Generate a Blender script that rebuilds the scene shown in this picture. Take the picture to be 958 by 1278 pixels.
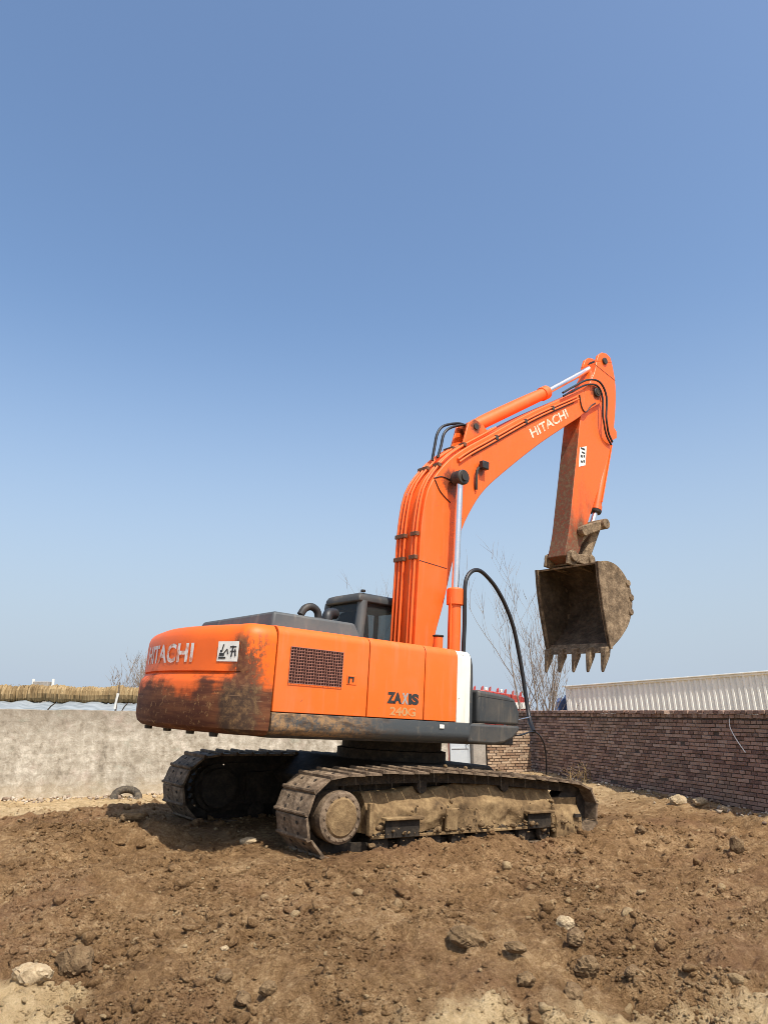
import bpy, bmesh, math, random
import numpy as np
from mathutils import Matrix, Vector
random.seed(7); rng = np.random.default_rng(7)
R_ = math.radians
for o in list(bpy.data.objects): bpy.data.objects.remove(o)
scn = bpy.context.scene; COL = scn.collection

# ------------------------------------------------------------------ camera, sky, sun, exposure
CAM_H = 1.55
cd = bpy.data.cameras.new('camera'); cam = bpy.data.objects.new('camera', cd); COL.objects.link(cam)
cd.sensor_fit = 'VERTICAL'; cd.sensor_height = 36; cd.sensor_width = 27; cd.lens = 26.0
cd.clip_start = 0.05; cd.clip_end = 9000
cam.location = (0, 0, CAM_H); cam.rotation_euler = (R_(90 + 15.1), 0, 0)
scn.camera = cam
SUN_EL, SUN_AZ = 57.0, -56.0            # azimuth measured from +X, direction towards the sun
sdir = Vector((math.cos(R_(SUN_EL)) * math.cos(R_(SUN_AZ)), math.cos(R_(SUN_EL)) * math.sin(R_(SUN_AZ)), math.sin(R_(SUN_EL))))
wd = bpy.data.worlds.new('World'); scn.world = wd; wd.use_nodes = True
wn = wd.node_tree; bgn = wn.nodes['Background']
sky = wn.nodes.new('ShaderNodeTexSky'); sky.sky_type = 'NISHITA'; sky.sun_disc = False
sky.sun_elevation = R_(SUN_EL); sky.sun_rotation = R_(90 - SUN_AZ)
sky.altitude = 700; sky.air_density = 1.2; sky.dust_density = 4.0; sky.ozone_density = 1.0
hsv = wn.nodes.new('ShaderNodeHueSaturation'); hsv.inputs['Saturation'].default_value = 1.10
wn.links.new(sky.outputs[0], hsv.inputs['Color']); tcw = wn.nodes.new('ShaderNodeTexCoord'); spw = wn.nodes.new('ShaderNodeSeparateXYZ'); wn.links.new(tcw.outputs['Generated'], spw.inputs[0])
mrw = wn.nodes.new('ShaderNodeMapRange'); mrw.interpolation_type = 'SMOOTHSTEP'; wn.links.new(spw.outputs[2], mrw.inputs[0])
for i_, v_ in zip((1, 2, 3, 4), (-.02, .52, .96, 0.0)): mrw.inputs[i_].default_value = v_
mxw = wn.nodes.new('ShaderNodeMix'); mxw.data_type = 'RGBA'; wn.links.new(mrw.outputs[0], mxw.inputs[0]); wn.links.new(hsv.outputs[0], mxw.inputs[6]); mxw.inputs[7].default_value = (2.50, 2.98, 3.60, 1)   # pale dust haze low over the horizon
wn.links.new(mxw.outputs[2], bgn.inputs[0]); bgn.inputs[1].default_value = 0.150
sl = bpy.data.lights.new('sun', 'SUN'); sl.energy = 4.0; sl.angle = R_(0.55); sl.color = (1.0, 0.945, 0.86)
so = bpy.data.objects.new('sun', sl); COL.objects.link(so); so.location = (8, -12, 25)
so.rotation_euler = sdir.to_track_quat('Z', 'Y').to_euler()
scn.cycles.filter_width = 0.9
scn.view_settings.view_transform = 'Standard'; scn.view_settings.look = 'None'
scn.view_settings.exposure = 0.40; scn.view_settings.gamma = 1.0; scn.view_settings.use_curve_mapping = False

# ------------------------------------------------------------------ material helpers
class NT:
    def __init__(s, name):
        s.m = bpy.data.materials.new(name); s.m.use_nodes = True
        s.t = s.m.node_tree; s.p = s.t.nodes['Principled BSDF']
    def n(s, typ, **kw):
        nd = s.t.nodes.new(typ)
        for k, v in kw.items():
            if k.startswith('i_'):
                nd.inputs[k[2:].replace('_', ' ')].default_value = v
            else: setattr(nd, k, v)
        return nd
    def l(s, a, b): s.t.links.new(a, b)
    def co(s, kind='Object', scale=(1, 1, 1)):
        tc = s.n('ShaderNodeTexCoord'); mp = s.n('ShaderNodeMapping'); mp.inputs['Scale'].default_value = scale
        s.l(tc.outputs[kind], mp.inputs[0]); return mp.outputs[0]
    def noise(s, vec, scale, detail=5, rough=.55, dist=0):
        nd = s.n('ShaderNodeTexNoise'); nd.inputs['Scale'].default_value = scale; nd.inputs['Detail'].default_value = detail
        nd.inputs['Roughness'].default_value = rough; nd.inputs['Distortion'].default_value = dist
        s.l(vec, nd.inputs['Vector']); return nd.outputs[0]
    def ramp(s, fac, stops):
        nd = s.n('ShaderNodeValToRGB'); e = nd.color_ramp.elements
        while len(e) < len(stops): e.new(.5)
        for el, (p, c) in zip(e, stops):
            el.position = p; el.color = (c, c, c, 1) if isinstance(c, (int, float)) else (*c, 1)
        s.l(fac, nd.inputs[0]); return nd.outputs[0]
    def mix(s, fac, a, b, mode='MIX'):
        nd = s.n('ShaderNodeMix'); nd.data_type = 'RGBA'; nd.blend_type = mode
        for sock, v in ((nd.inputs[0], fac), (nd.inputs[6], a), (nd.inputs[7], b)):
            if isinstance(v, (int, float)): sock.default_value = v
            elif isinstance(v, tuple): sock.default_value = (*v, 1)
            else: s.l(v, sock)
        return nd.outputs[2]
    def math(s, op, a, b=0.0, clamp=False):
        nd = s.n('ShaderNodeMath'); nd.operation = op; nd.use_clamp = clamp
        for sock, v in zip(nd.inputs, (a, b)):
            if isinstance(v, (int, float)): sock.default_value = v
            else: s.l(v, sock)
        return nd.outputs[0]
    def sep(s, vec):
        nd = s.n('ShaderNodeSeparateXYZ'); s.l(vec, nd.inputs[0]); return nd.outputs
    def rng(s, v, a, b, c=0., d=1.):
        nd = s.n('ShaderNodeMapRange'); nd.interpolation_type = 'SMOOTHSTEP'
        for i, x in zip((1, 2, 3, 4), (a, b, c, d)): nd.inputs[i].default_value = x
        s.l(v, nd.inputs[0]); return nd.outputs[0]
    def bump(s, h, strength=.3, dist=.01):
        nd = s.n('ShaderNodeBump'); nd.inputs['Strength'].default_value = strength; nd.inputs['Distance'].default_value = dist
        s.l(h, nd.inputs['Height']); s.l(nd.outputs[0], s.p.inputs['Normal'])
    def out(s, col=None, rough=None, metal=None, spec=None):
        for nm, v in (('Base Color', col), ('Roughness', rough), ('Metallic', metal), ('Specular IOR Level', spec)):
            if v is None: continue
            if isinstance(v, (int, float)): s.p.inputs[nm].default_value = v
            elif isinstance(v, tuple): s.p.inputs[nm].default_value = (*v, 1)
            else: s.l(v, s.p.inputs[nm])
        return s.m

M = {}
ORANGE = (0.86, 0.140, 0.009)
def paint(name, base, rough=.42, dust=.25, dustcol=(.33, .22, .12), dark_spots=()):
    n = NT(name); v = n.co()
    a = n.noise(v, 1.7, 6, .6); b = n.noise(v, 14, 6, .65); st = n.noise(n.co('Object', (5, 5, .55)), 2.2, 6, .62)
    f = n.math('MULTIPLY', n.rng(a, .42, .75), dust)
    sc = n.math('MULTIPLY', n.rng(b, .60, .72), dust * 1.1)
    col = n.mix(n.math('MULTIPLY', n.noise(v, .8, 3), .20), base, tuple(c * .72 for c in base))
    col = n.mix(n.math('MULTIPLY', n.rng(st, .50, .72), dust * 1.3), col, dustcol)
    col = n.mix(n.math('MAXIMUM', f, sc), col, dustcol)
    chip = n.math('MULTIPLY', n.rng(n.noise(v, 5, 8, .72, .8), .655, .68), .75)
    col = n.mix(chip, col, (.09, .055, .035))
    r = n.ramp(b, [(.3, rough - .06), (.8, rough + .22)])
    for (px, pz, rad) in dark_spots:  # darker blotches around the given points
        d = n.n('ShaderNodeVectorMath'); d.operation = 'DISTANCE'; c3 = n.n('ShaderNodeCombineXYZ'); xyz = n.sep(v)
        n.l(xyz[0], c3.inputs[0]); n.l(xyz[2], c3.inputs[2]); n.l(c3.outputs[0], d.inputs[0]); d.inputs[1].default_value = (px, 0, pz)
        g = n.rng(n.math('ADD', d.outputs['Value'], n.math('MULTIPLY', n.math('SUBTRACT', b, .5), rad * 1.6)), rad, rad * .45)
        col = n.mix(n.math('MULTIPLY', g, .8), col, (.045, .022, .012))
    n.bump(n.math('ADD', n.noise(v, 60, 3), n.math('MULTIPLY', a, 3.0)), .05, .006)
    return n.out(col, r)
M['orange'] = paint('orange_paint', ORANGE, .48, .16)
M['boom'] = paint('boom_orange_paint', (.86, .128, .010), .5, .12, dark_spots=((.72, 4.80, .26), (4.33, 7.48, .20), (1.28, 5.92, .16), (1.3, 5.15, .10)))
M['grey'] = paint('dark_grey_paint', (.036, .041, .043), .55, .30, (.20, .16, .11))
M['hood'] = paint('hood_grey_paint', (.066, .075, .078), .55, .30, (.22, .19, .15))
M['white'] = paint('cream_white_paint', (.78, .76, .66), .45, .18)
M['black'] = paint('black_steel', (.018, .018, .018), .55, .4, (.10, .075, .05))

def cw_mat():
    n = NT('counterweight_paint_soiled'); v = n.co(); x, y, z = n.sep(v)
    big = n.noise(v, 2.2, 7, .62); st = n.noise(n.co('Object', (1.2, 1.2, 9)), 1.6, 6, .6); fi = n.noise(v, 16, 6, .7)
    zz = n.math('ADD', z, n.math('MULTIPLY', n.math('SUBTRACT', big, .5), .75))
    zz = n.math('ADD', zz, n.math('MULTIPLY', n.math('SUBTRACT', st, .5), .35))
    low = n.rng(zz, 1.76, 1.50)                          # grime of the lower block
    yb = n.math('ADD', y, n.math('MULTIPLY', n.math('SUBTRACT', big, .5), .5))
    corner = n.math('MULTIPLY', n.rng(yb, -1.17, -1.24), n.rng(yb, -1.42, -1.30))
    corner = n.math('MULTIPLY', n.rng(yb, -1.06, -1.17), n.rng(z, 2.22, 2.02))
    corner = n.math('MULTIPLY', corner, n.rng(n.math('ADD', n.math('MULTIPLY', x, -1), n.math('MULTIPLY', n.math('SUBTRACT', fi, .5), .5)), 2.70, 2.90))
    corner = n.math('MULTIPLY', corner, n.rng(n.math('ADD', n.math('ADD', n.math('MULTIPLY', fi, .45), n.math('MULTIPLY', n.noise(n.co('Object', (7, 7, .9)), 2.0, 7, .66), .55)), n.math('MULTIPLY', n.rng(z, 2.15, 1.6), .16)), .45, .55))
    dirt = n.mix(n.rng(st, .35, .65), (.025, .015, .010), (.115, .055, .024))
    dirt = n.mix(n.rng(fi, .55, .70), dirt, (.30, .19, .08))
    scr = n.rng(n.noise(n.co('Object', (.8, .8, 14)), 3.0, 5, .6), .62, .70)
    col = n.mix(n.math('MULTIPLY', n.rng(n.noise(v, 1.1, 4), .35, .7), .35), ORANGE, (.50, .085, .012))
    col = n.mix(n.math('MULTIPLY', low, .93), col, dirt)
    col = n.mix(n.math('MULTIPLY', corner, .92), col, n.mix(n.rng(fi, .40, .78), (.040, .024, .015), (.20, .115, .05)))
    col = n.mix(n.math('MULTIPLY', n.math('MULTIPLY', scr, low), .45), col, (.42, .26, .15))
    n.bump(n.math('ADD', fi, low), .12, .01)
    return n.out(col, n.mix(low, (.50,) * 3, (.8,) * 3), spec=.35)
M['cw'] = cw_mat()

def skirt_mat():
    n = NT('skirt_paint_soiled'); v = n.co(); x, y, z = n.sep(v)
    big = n.noise(n.co('Object', (1, 1, 3)), 3.5, 7, .65); fi = n.noise(v, 22, 6, .7)
    xx = n.math('ADD', x, n.math('MULTIPLY', n.math('SUBTRACT', big, .5), 2.4))
    f = n.math('MULTIPLY', n.rng(xx, -.9, -1.9), n.rng(fi, .32, .6))
    dirt = n.mix(n.rng(big, .4, .6), (.06, .036, .02), (.34, .20, .09))
    col = n.mix(f, (.055, .064, .068), dirt)
    col = n.mix(n.math('MULTIPLY', n.rng(n.noise(v, 9, 5, .6), .55, .75), .4), col, (.20, .17, .12))
    n.bump(fi, .15, .01)
    return n.out(col, .6)
M['skirt'] = skirt_mat()

def arm_mat(name, amount, lo, hi):
    n = NT(name); v = n.co(); x, y, z = n.sep(v)
    big = n.noise(n.co('Object', (1.5, 1.5, .6)), 2.6, 7, .6); fi = n.noise(v, 18, 6, .68)
    zz = n.math('ADD', z, n.math('MULTIPLY', n.math('SUBTRACT', big, .5), 2.2))
    f = n.rng(zz, hi, lo); f = n.math('MULTIPLY', f, n.rng(fi, .25, .6, .78, 1)); f = n.math('MULTIPLY', f, amount)
    dirt = n.mix(n.rng(fi, .4, .65), (.040, .028, .016), (.14, .095, .048))
    col = n.mix(f, (.86, .128, .010), dirt)
    n.bump(fi, .18, .01)
    return n.out(col, n.mix(f, (.42,) * 3, (.8,) * 3))
M['arm'] = arm_mat('arm_paint', .95, 4.5, 5.7)
M['arm_in'] = arm_mat('arm_paint_soiled', .97, 6.0, 7.8)

def mud(name, cols, scale=6, b=.5, rough=.9, kind='Object'):
    n = NT(name); v = n.co(kind)
    a = n.noise(v, scale, 8, .65); c = n.noise(v, scale * 4.3, 6, .7)
    col = n.ramp(n.math('ADD', n.math('MULTIPLY', a, .6), n.math('MULTIPLY', c, .4)), [(.33, cols[0]), (.48, cols[1]), (.66, cols[2])])
    n.bump(n.math('ADD', a, n.math('MULTIPLY', c, .6)), b, .02)
    return n.out(col, rough, spec=.25)
M['mud'] = mud('caked_mud', [(.060, .038, .020), (.185, .118, .056), (.37, .255, .125)], 3.6, 1.0)
M['shoe'] = mud('muddy_track_steel', [(.045, .032, .022), (.15, .105, .066), (.34, .25, .165)], 7, .5, .75)
M['darksteel_and_shade'] = mud('dark_greasy_steel_and_shade', [(.012, .010, .008), (.03, .024, .018), (.08, .06, .04)], 8, .4, .7)  # dark steel parts; also painted shade on the far track and recess plates
M['bucket'] = mud('bucket_steel_earth', [(.045, .032, .019), (.15, .105, .062), (.36, .265, .165)], 7, .8, .8)
M['bucket_in_shade'] = mud('bucket_inside_earth_shaded', [(.030, .021, .013), (.075, .054, .034), (.17, .125, .078)], 4, .6, .9)  # darker copy of the bucket earth, inside shade put into the colour
def simple(name, col, rough=.5, metal=0., spec=.5):
    n = NT(name); v = n.co(); f = n.noise(v, 12, 5)
    c = n.mix(n.math('MULTIPLY', f, .35), col, tuple(x * .6 for x in col))
    return n.out(c, n.ramp(f, [(.3, max(.02, rough - .05)), (.8, rough + .08)]), metal, spec)
M['chrome'] = simple('chromed_rod', (.86, .84, .82), .30, 1.0)
M['rubber'] = simple('black_rubber_hose', (.012, .012, .013), .45)
M['plastic'] = simple('black_plastic', (.02, .02, .02), .5)
M['label_white'] = simple('white_sticker', (.80, .79, .72), .5)
M['label_dark'] = simple('dark_print', (.03, .03, .03), .6)
M['grille_bar'] = simple('grille_wire_dusty', (.34, .15, .105), .7)
M['grille_back'] = simple('grille_dark_red_back', (.035, .008, .007), .8)
M['silver'] = simple('silver_print', (.34, .33, .31), .5)
def worn(name, col, under, lo, hi, sc=7):
    n = NT(name); v = n.co(); f = n.rng(n.noise(v, sc, 5, .65), lo, hi)
    return n.out(n.mix(f, col, under), .5)
M['worn_white'] = worn('worn_white_print', (.74, .72, .68), (.62, .22, .10), .44, .62)
M['boom_white'] = worn('boom_white_print', (.74, .62, .50), (.78, .30, .13), .46, .66, 9)
M['ghost'] = worn('ghost_print', (.46, .30, .13), (.70, .19, .04), .42, .62, 30)
def glass():
    n = NT('tinted_cab_glass'); n.p.inputs['Transmission Weight'].default_value = .85
    n.p.inputs['IOR'].default_value = 1.2
    return n.out((.16, .18, .18), .05)
M['glass'] = glass()

# ------------------------------------------------------------------ mesh helpers
class MB:
    def __init__(s): s.v = []; s.f = []; s.mi = []
    def add(s, vs, fs, mi=0):
        b = len(s.v); s.v += [tuple(map(float, p)) for p in vs]
        s.f += [tuple(i + b for i in f) for f in fs]; s.mi += [mi] * len(fs); return s
    def box(s, x0, x1, y0, y1, z0, z1, mi=0):
        return s.add([(x, y, z) for z in (z0, z1) for x, y in ((x0, y0), (x1, y0), (x1, y1), (x0, y1))],
                     [(3, 2, 1, 0), (4, 5, 6, 7), (0, 1, 5, 4), (1, 2, 6, 5), (2, 3, 7, 6), (3, 0, 4, 7)], mi)
    def prism(s, pts, y0, y1, mi=0):                      # xz outline (counter-clockwise seen from -y), extruded in y
        n = len(pts)
        vs = [(x, y0, z) for x, z in pts] + [(x, y1, z) for x, z in pts]
        fs = [tuple(range(n)), tuple(range(2 * n - 1, n - 1, -1))] + [(i, i + n, (i + 1) % n + n, (i + 1) % n) for i in range(n)]
        return s.add(vs, fs, mi)
    def strip_prism(s, a, b, y0, y1, mi_side=0, mi_a=0, mi_b=0):  # two matched edges a, b (xz) -> solid band
        n = len(a); vs = [(x, y0, z) for x, z in a] + [(x, y0, z) for x, z in b] + [(x, y1, z) for x, z in a] + [(x, y1, z) for x, z in b]
        side = []; ea = []; eb = []
        for i in range(n - 1):
            side += [(i, n + i, n + i + 1, i + 1), (2 * n + i + 1, 3 * n + i + 1, 3 * n + i, 2 * n + i)]
            ea.append((i, i + 1, 2 * n + i + 1, 2 * n + i)); eb.append((n + i + 1, n + i, 3 * n + i, 3 * n + i + 1))
        side += [(0, 2 * n, 3 * n, n), (n - 1, 2 * n - 1, 4 * n - 1, 3 * n - 1)]
        s.add(vs, side, mi_side); b0 = len(s.v) - 4 * n
        for fs, m in ((ea, mi_a), (eb, mi_b)):
            s.f += [tuple(i + b0 for i in f) for f in fs]; s.mi += [m] * len(fs)
        return s
    def tube(s, path, r, seg=10, mi=0, caps=True):
        P = [Vector(p) for p in path]; n = len(P); rr = r if isinstance(r, (list, tuple)) else [r] * n
        d0 = (P[1] - P[0]).normalized(); up = Vector((0, 0, 1)) if abs(d0.z) < .9 else Vector((1, 0, 0))
        u = d0.cross(up).normalized(); vs = []; fs = []
        for i in range(n):
            d = ((P[min(i + 1, n - 1)] - P[max(i - 1, 0)])).normalized()
            u = (u - d * u.dot(d)).normalized(); w = d.cross(u)
            for k in range(seg):
                a = 2 * math.pi * k / seg; vs.append(P[i] + (u * math.cos(a) + w * math.sin(a)) * rr[i])
        for i in range(n - 1):
            for k in range(seg): fs.append((i * seg + k, i * seg + (k + 1) % seg, (i + 1) * seg + (k + 1) % seg, (i + 1) * seg + k))
        if caps: fs += [tuple(range(seg - 1, -1, -1)), tuple(range((n - 1) * seg, n * seg))]
        return s.add(vs, fs, mi)
    def cyl(s, a, b, r, seg=24, mi=0): return s.tube([a, b], r, seg, mi)
    def build(s, name, mat, parent=None, bevel=0, smooth=35, seg=2):
        me = bpy.data.meshes.new(name); me.from_pydata(s.v, [], s.f)
        for m in (mat if isinstance(mat, (list, tuple)) else [mat]): me.materials.append(M[m] if isinstance(m, str) else m)
        me.polygons.foreach_set('material_index', s.mi)
        bm = bmesh.new(); bm.from_mesh(me); bmesh.ops.recalc_face_normals(bm, faces=bm.faces); bm.to_mesh(me); bm.free()
        if smooth:
            me.polygons.foreach_set('use_smooth', [True] * len(me.polygons)); me.set_sharp_from_angle(angle=R_(smooth))
        o = bpy.data.objects.new(name, me); COL.objects.link(o); o.parent = parent
        if bevel:
            b = o.modifiers.new('bevel', 'BEVEL'); b.width = bevel; b.segments = seg; b.limit_method = 'ANGLE'; b.angle_limit = R_(40)
            b.harden_normals = False
        return o
def link_copy(src, parent, mat=None):
    c = bpy.data.objects.new(src.name.split('.')[0], src.data); COL.objects.link(c); c.parent = parent
    if mat is not None: c.matrix_local = mat
    return c
def empty(name, loc=(0, 0, 0)):
    e = bpy.data.objects.new(name, None); COL.objects.link(e); e.location = loc; e.empty_display_size = .3; return e
def tag(o, label=None, cat=None, group=None, kind=None):
    for k, v in (('label', label), ('category', cat), ('group', group), ('kind', kind)):
        if v: o[k] = v
    return o
def catmull(pts, n):
    P = [np.array(p, float) for p in pts]; P = [2 * P[0] - P[1]] + P + [2 * P[-1] - P[-2]]; out = []
    m = len(P) - 3
    for i in range(n):
        t = i / (n - 1) * m; k = min(int(t), m - 1); t -= k; p0, p1, p2, p3 = P[k:k + 4]
        out.append(tuple(.5 * ((2 * p1) + (-p0 + p2) * t + (2 * p0 - 5 * p1 + 4 * p2 - p3) * t * t + (-p0 + 3 * p1 - 3 * p2 + p3) * t ** 3)))
    return out
def resample(pts, n):
    P = np.array(pts, float); d = np.r_[0, np.cumsum(np.linalg.norm(np.diff(P, axis=0), axis=1))]
    t = np.linspace(0, d[-1], n); return [tuple(np.interp(ti, d, P[:, k]) for k in range(P.shape[1])) for ti in t]
def arc(cx, cz, r, a0, a1, n): return [(cx + r * math.cos(R_(a0 + (a1 - a0) * i / (n - 1))), cz + r * math.sin(R_(a0 + (a1 - a0) * i / (n - 1)))) for i in range(n)]

# numpy value noise
_G = {}
def vnoise(x, y, seed):
    if seed not in _G: _G[seed] = np.random.default_rng(seed).random((256, 256))
    g = _G[seed]; xi = np.floor(x).astype(int); yi = np.floor(y).astype(int)
    fx = x - xi; fy = y - yi; fx = fx * fx * fx * (fx * (fx * 6 - 15) + 10); fy = fy * fy * fy * (fy * (fy * 6 - 15) + 10)
    a = g[xi % 256, yi % 256]; b = g[(xi + 1) % 256, yi % 256]; c = g[xi % 256, (yi + 1) % 256]; d = g[(xi + 1) % 256, (yi + 1) % 256]
    return (a * (1 - fx) + b * fx) * (1 - fy) + (c * (1 - fx) + d * fx) * fy
def fbm(x, y, sc, octv, seed, gain=.5):
    s = 0; a = 1; tot = 0; c, sn = math.cos(.6), math.sin(.6)
    for i in range(octv):
        x, y = c * x - sn * y, sn * x + c * y
        s = s + a * vnoise(x / sc + 37.1 * i, y / sc + 11.7 * i, seed + i); tot += a; a *= gain; sc *= .5
    return s / tot
def sstep(v, a, b): t = np.clip((v - a) / (b - a), 0, 1); return t * t * (3 - 2 * t)

# ------------------------------------------------------------------ machine frame (x forward, y left, z up)
MO = Vector((.044, 10.309, .092)); MY, MT, MR = R_(38.8), R_(2.7), R_(1.7)
MROT = Matrix.Rotation(MY, 3, 'Z') @ Matrix.Rotation(MT, 3, 'Y') @ Matrix.Rotation(MR, 3, 'X')
# yard walls: back wall from BW0 to the corner, brick wall from the corner towards the camera's right
BW0, BWD = np.array([-7.2, 14.8]), np.array([10.8, 4.1])
RWA, RWB = np.array([3.285, 20.50]), np.array([6.75, 8.6])

# ------------------------------------------------------------------ ground
def ground_z(x, y):
    x = np.asarray(x, float); y = np.asarray(y, float)
    c, s = math.cos(MY), math.sin(MY); dx = x - MO.x; dy = y - MO.y
    mx = c * dx + s * dy; my = -s * dx + c * dy
    plane = MO.z - .047 * mx + .030 * my + .02
    d = np.hypot(mx / 3.3, my / 2.7); w = 1 - sstep(d, .85, 2.1)
    nb = (fbm(x, y, 1.9, 3, 5) - .5)
    base = nb * .16 + .10 * sstep(y, 3.6, 6.5) * (1 - sstep(y, 9.5, 12.5)) - .04
    base += .10 * np.exp(-((x + 1.8) / 2.3) ** 2 - ((y - 7.0) / 1.2) ** 2)
    # earth piled against the brick wall
    rd = (RWB - RWA) / np.linalg.norm(RWB - RWA); nrm = np.array([rd[1], -rd[0]])
    dist = (x - RWA[0]) * nrm[0] + (y - RWA[1]) * nrm[1]     # >0 inside yard
    bd = BWD / np.linalg.norm(BWD); dback = (x - BW0[0]) * bd[1] - (y - BW0[1]) * bd[0]
    base += .16 * (1 - sstep(dist, .1, 1.6)) * sstep(y, 8, 12)
    z = base * (1 - w) + plane * w
    z = z + .20 * np.exp(-((mx - 2.62) / .42) ** 2 - ((my + 1.62) / .55) ** 2) + .10 * np.exp(-((my + 1.90) / .22) ** 2) * sstep(mx, -2.2, -1.6) * (1 - sstep(mx, 2.2, 2.8))
    inside = np.minimum(dist, dback)
    far = sstep(-inside, .45, 3.0); near_only = 1 - far
    loose = (1 - sstep(y, 10, 16)) * .75 + .25
    flat = 1 - .75 * (1 - sstep(np.maximum(np.abs(mx) / 2.6, np.abs(my) / 1.75), .9, 1.15))
    relief = (fbm(x, y, .80, 3, 21) - .5) * .26 + (fbm(x, y, .22, 3, 31) - .5) * .075
    cl = fbm(x, y, .10, 3, 41); relief = relief + (np.clip(cl - .50, 0, 1) * .15) + (fbm(x, y, .045, 3, 51, .75) - .5) * .046
    pit = fbm(x, y, .17, 2, 91); relief = relief - np.clip(pit - .66, 0, 1) * .22
    z = z + relief * loose * near_only * flat
    return z * near_only + (-1.25) * far
def axis(parts):
    v = []
    for a, b, st in parts: v += list(np.arange(a, b, st))
    return np.array(v)
gx = np.r_[-np.geomspace(3500, 7.2, 34), axis([(-7.0, -3.2, .04), (-3.2, 3.4, .018), (3.4, 7.6, .04)]), np.geomspace(7.7, 3500, 34)]
gy = np.r_[-np.geomspace(3500, 2, 26), axis([(-1.5, 3.6, .25), (3.6, 7.2, .017), (7.2, 11, .03), (11, 20.5, .06)]), np.geomspace(20.7, 4500, 34)]
X, Y = np.meshgrid(gx, gy); Z = ground_z(X.ravel(), Y.ravel()); nx, ny = len(gx), len(gy)
ii = (np.arange(ny - 1)[:, None] * nx + np.arange(nx - 1)[None, :]).ravel()
quads = np.stack([ii, ii + 1, ii + nx + 1, ii + nx], 1)
gm = bpy.data.meshes.new('ground'); gm.vertices.add(nx * ny); gm.vertices.foreach_set('co', np.stack([X.ravel(), Y.ravel(), Z], 1).ravel())
gm.loops.add(quads.size); gm.loops.foreach_set('vertex_index', quads.ravel()); gm.polygons.add(len(quads))
gm.polygons.foreach_set('loop_start', np.arange(len(quads)) * 4); gm.polygons.foreach_set('loop_total', np.full(len(quads), 4)); gm.update(calc_edges=True)
gm.polygons.foreach_set('use_smooth', np.ones(len(quads), bool))
def pale_mask(x, y):                                       # where dry sandy soil lies instead of dug brown earth
    n = (fbm(x, y, .9, 4, 71) - .5); n2 = fbm(x, y, .25, 3, 77) - .5
    a = 1 - sstep(y + n * 1.0 + n2 * .5, 4.40, 4.72); a = a * sstep(x + n, .05, .5)
    b = 1 - sstep(np.hypot((x + 2.35) / .75, (y - 4.55) / .42) + n * .8 + n2 * .8, .75, 1.1)
    c = sstep(y + n * 2.2, 10.9, 11.9) * (1 - sstep(x + n * 3, -2.6, -1.2)) * .8
    d = sstep(x + n * 1.2 - (y - 12) * -.3, 5.1, 5.9) * sstep(y, 9.5, 11.5) * .45
    e = sstep(y, 13, 16) * .6; f = 1 - sstep(y + n * 1.5, 3.2, 3.9)
    return np.clip(np.maximum.reduce([a, b, c, d, e, f]), 0, 1)
at = gm.attributes.new('sandy', 'FLOAT', 'POINT'); at.data.foreach_set('value', pale_mask(X.ravel(), Y.ravel()).astype(np.float32))
def soil_mat(name, island=False):
    n = NT(name); v = n.co('Object')
    a = n.noise(v, 1.1, 6, .6); b = n.noise(v, 7, 8, .68); c = n.noise(v, 38, 6, .7); d = n.noise(v, 130, 4, .7)
    t = n.math('ADD', n.math('MULTIPLY', a, .25), n.math('ADD', n.math('MULTIPLY', b, .30), n.math('ADD', n.math('MULTIPLY', c, .27), n.math('MULTIPLY', d, .18))))
    brown = n.ramp(t, [(.38, (.072, .038, .016)), (.455, (.212, .119, .051)), (.52, (.342, .207, .096)), (.61, (.63, .435, .23))])
    sand = n.ramp(t, [(.36, (.40, .265, .125)), (.48, (.66, .475, .25)), (.62, (.86, .67, .40))])
    red = n.rng(n.noise(v, .6, 4, .6), .50, .66)
    brown = n.mix(n.math('MULTIPLY', red, .35), brown, (.25, .125, .070))
    if island:
        g = n.n('ShaderNodeNewGeometry'); r = g.outputs['Random Per Island']
        at = n.n('ShaderNodeAttribute'); at.attribute_name = 'sandy'; fs_ = n.rng(n.math('ADD', at.outputs['Fac'], n.math('MULTIPLY', n.math('SUBTRACT', r, .5), .8)), .35, .65)
        col = n.mix(n.math('MAXIMUM', n.math('MULTIPLY', n.rng(r, .90, .97), .7), n.math('MULTIPLY', fs_, .85)), brown, sand); col = n.mix(n.math('MULTIPLY', r, .12), col, (.12, .068, .034))
    else:
        at = n.n('ShaderNodeAttribute'); at.attribute_name = 'sandy'
        f = n.math('ADD', at.outputs['Fac'], n.math('MULTIPLY', n.math('SUBTRACT', b, .5), n.math('MULTIPLY', at.outputs['Fac'], 1.2)), True)
        col = n.mix(f, brown, sand)
        col = n.mix(n.math('MULTIPLY', n.rng(d, .66, .72), .55), col, (.62, .50, .33))
    n.bump(n.math('ADD', n.math('MULTIPLY', b, .7), n.math('ADD', n.math('MULTIPLY', c, .5), n.math('MULTIPLY', d, .30))), 1.0, .085)
    return n.out(col, .95, spec=.15)
M['soil'] = soil_mat('dug_earth'); M['clod'] = soil_mat('earth_clod', True)
gm.materials.append(M['soil'])
ground = bpy.data.objects.new('ground', gm); COL.objects.link(ground); tag(ground, 'dug brown earth yard with dry sandy patches', 'ground', kind='structure')
def gz(x, y): return float(ground_z(np.array([x]), np.array([y]))[0])

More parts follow.
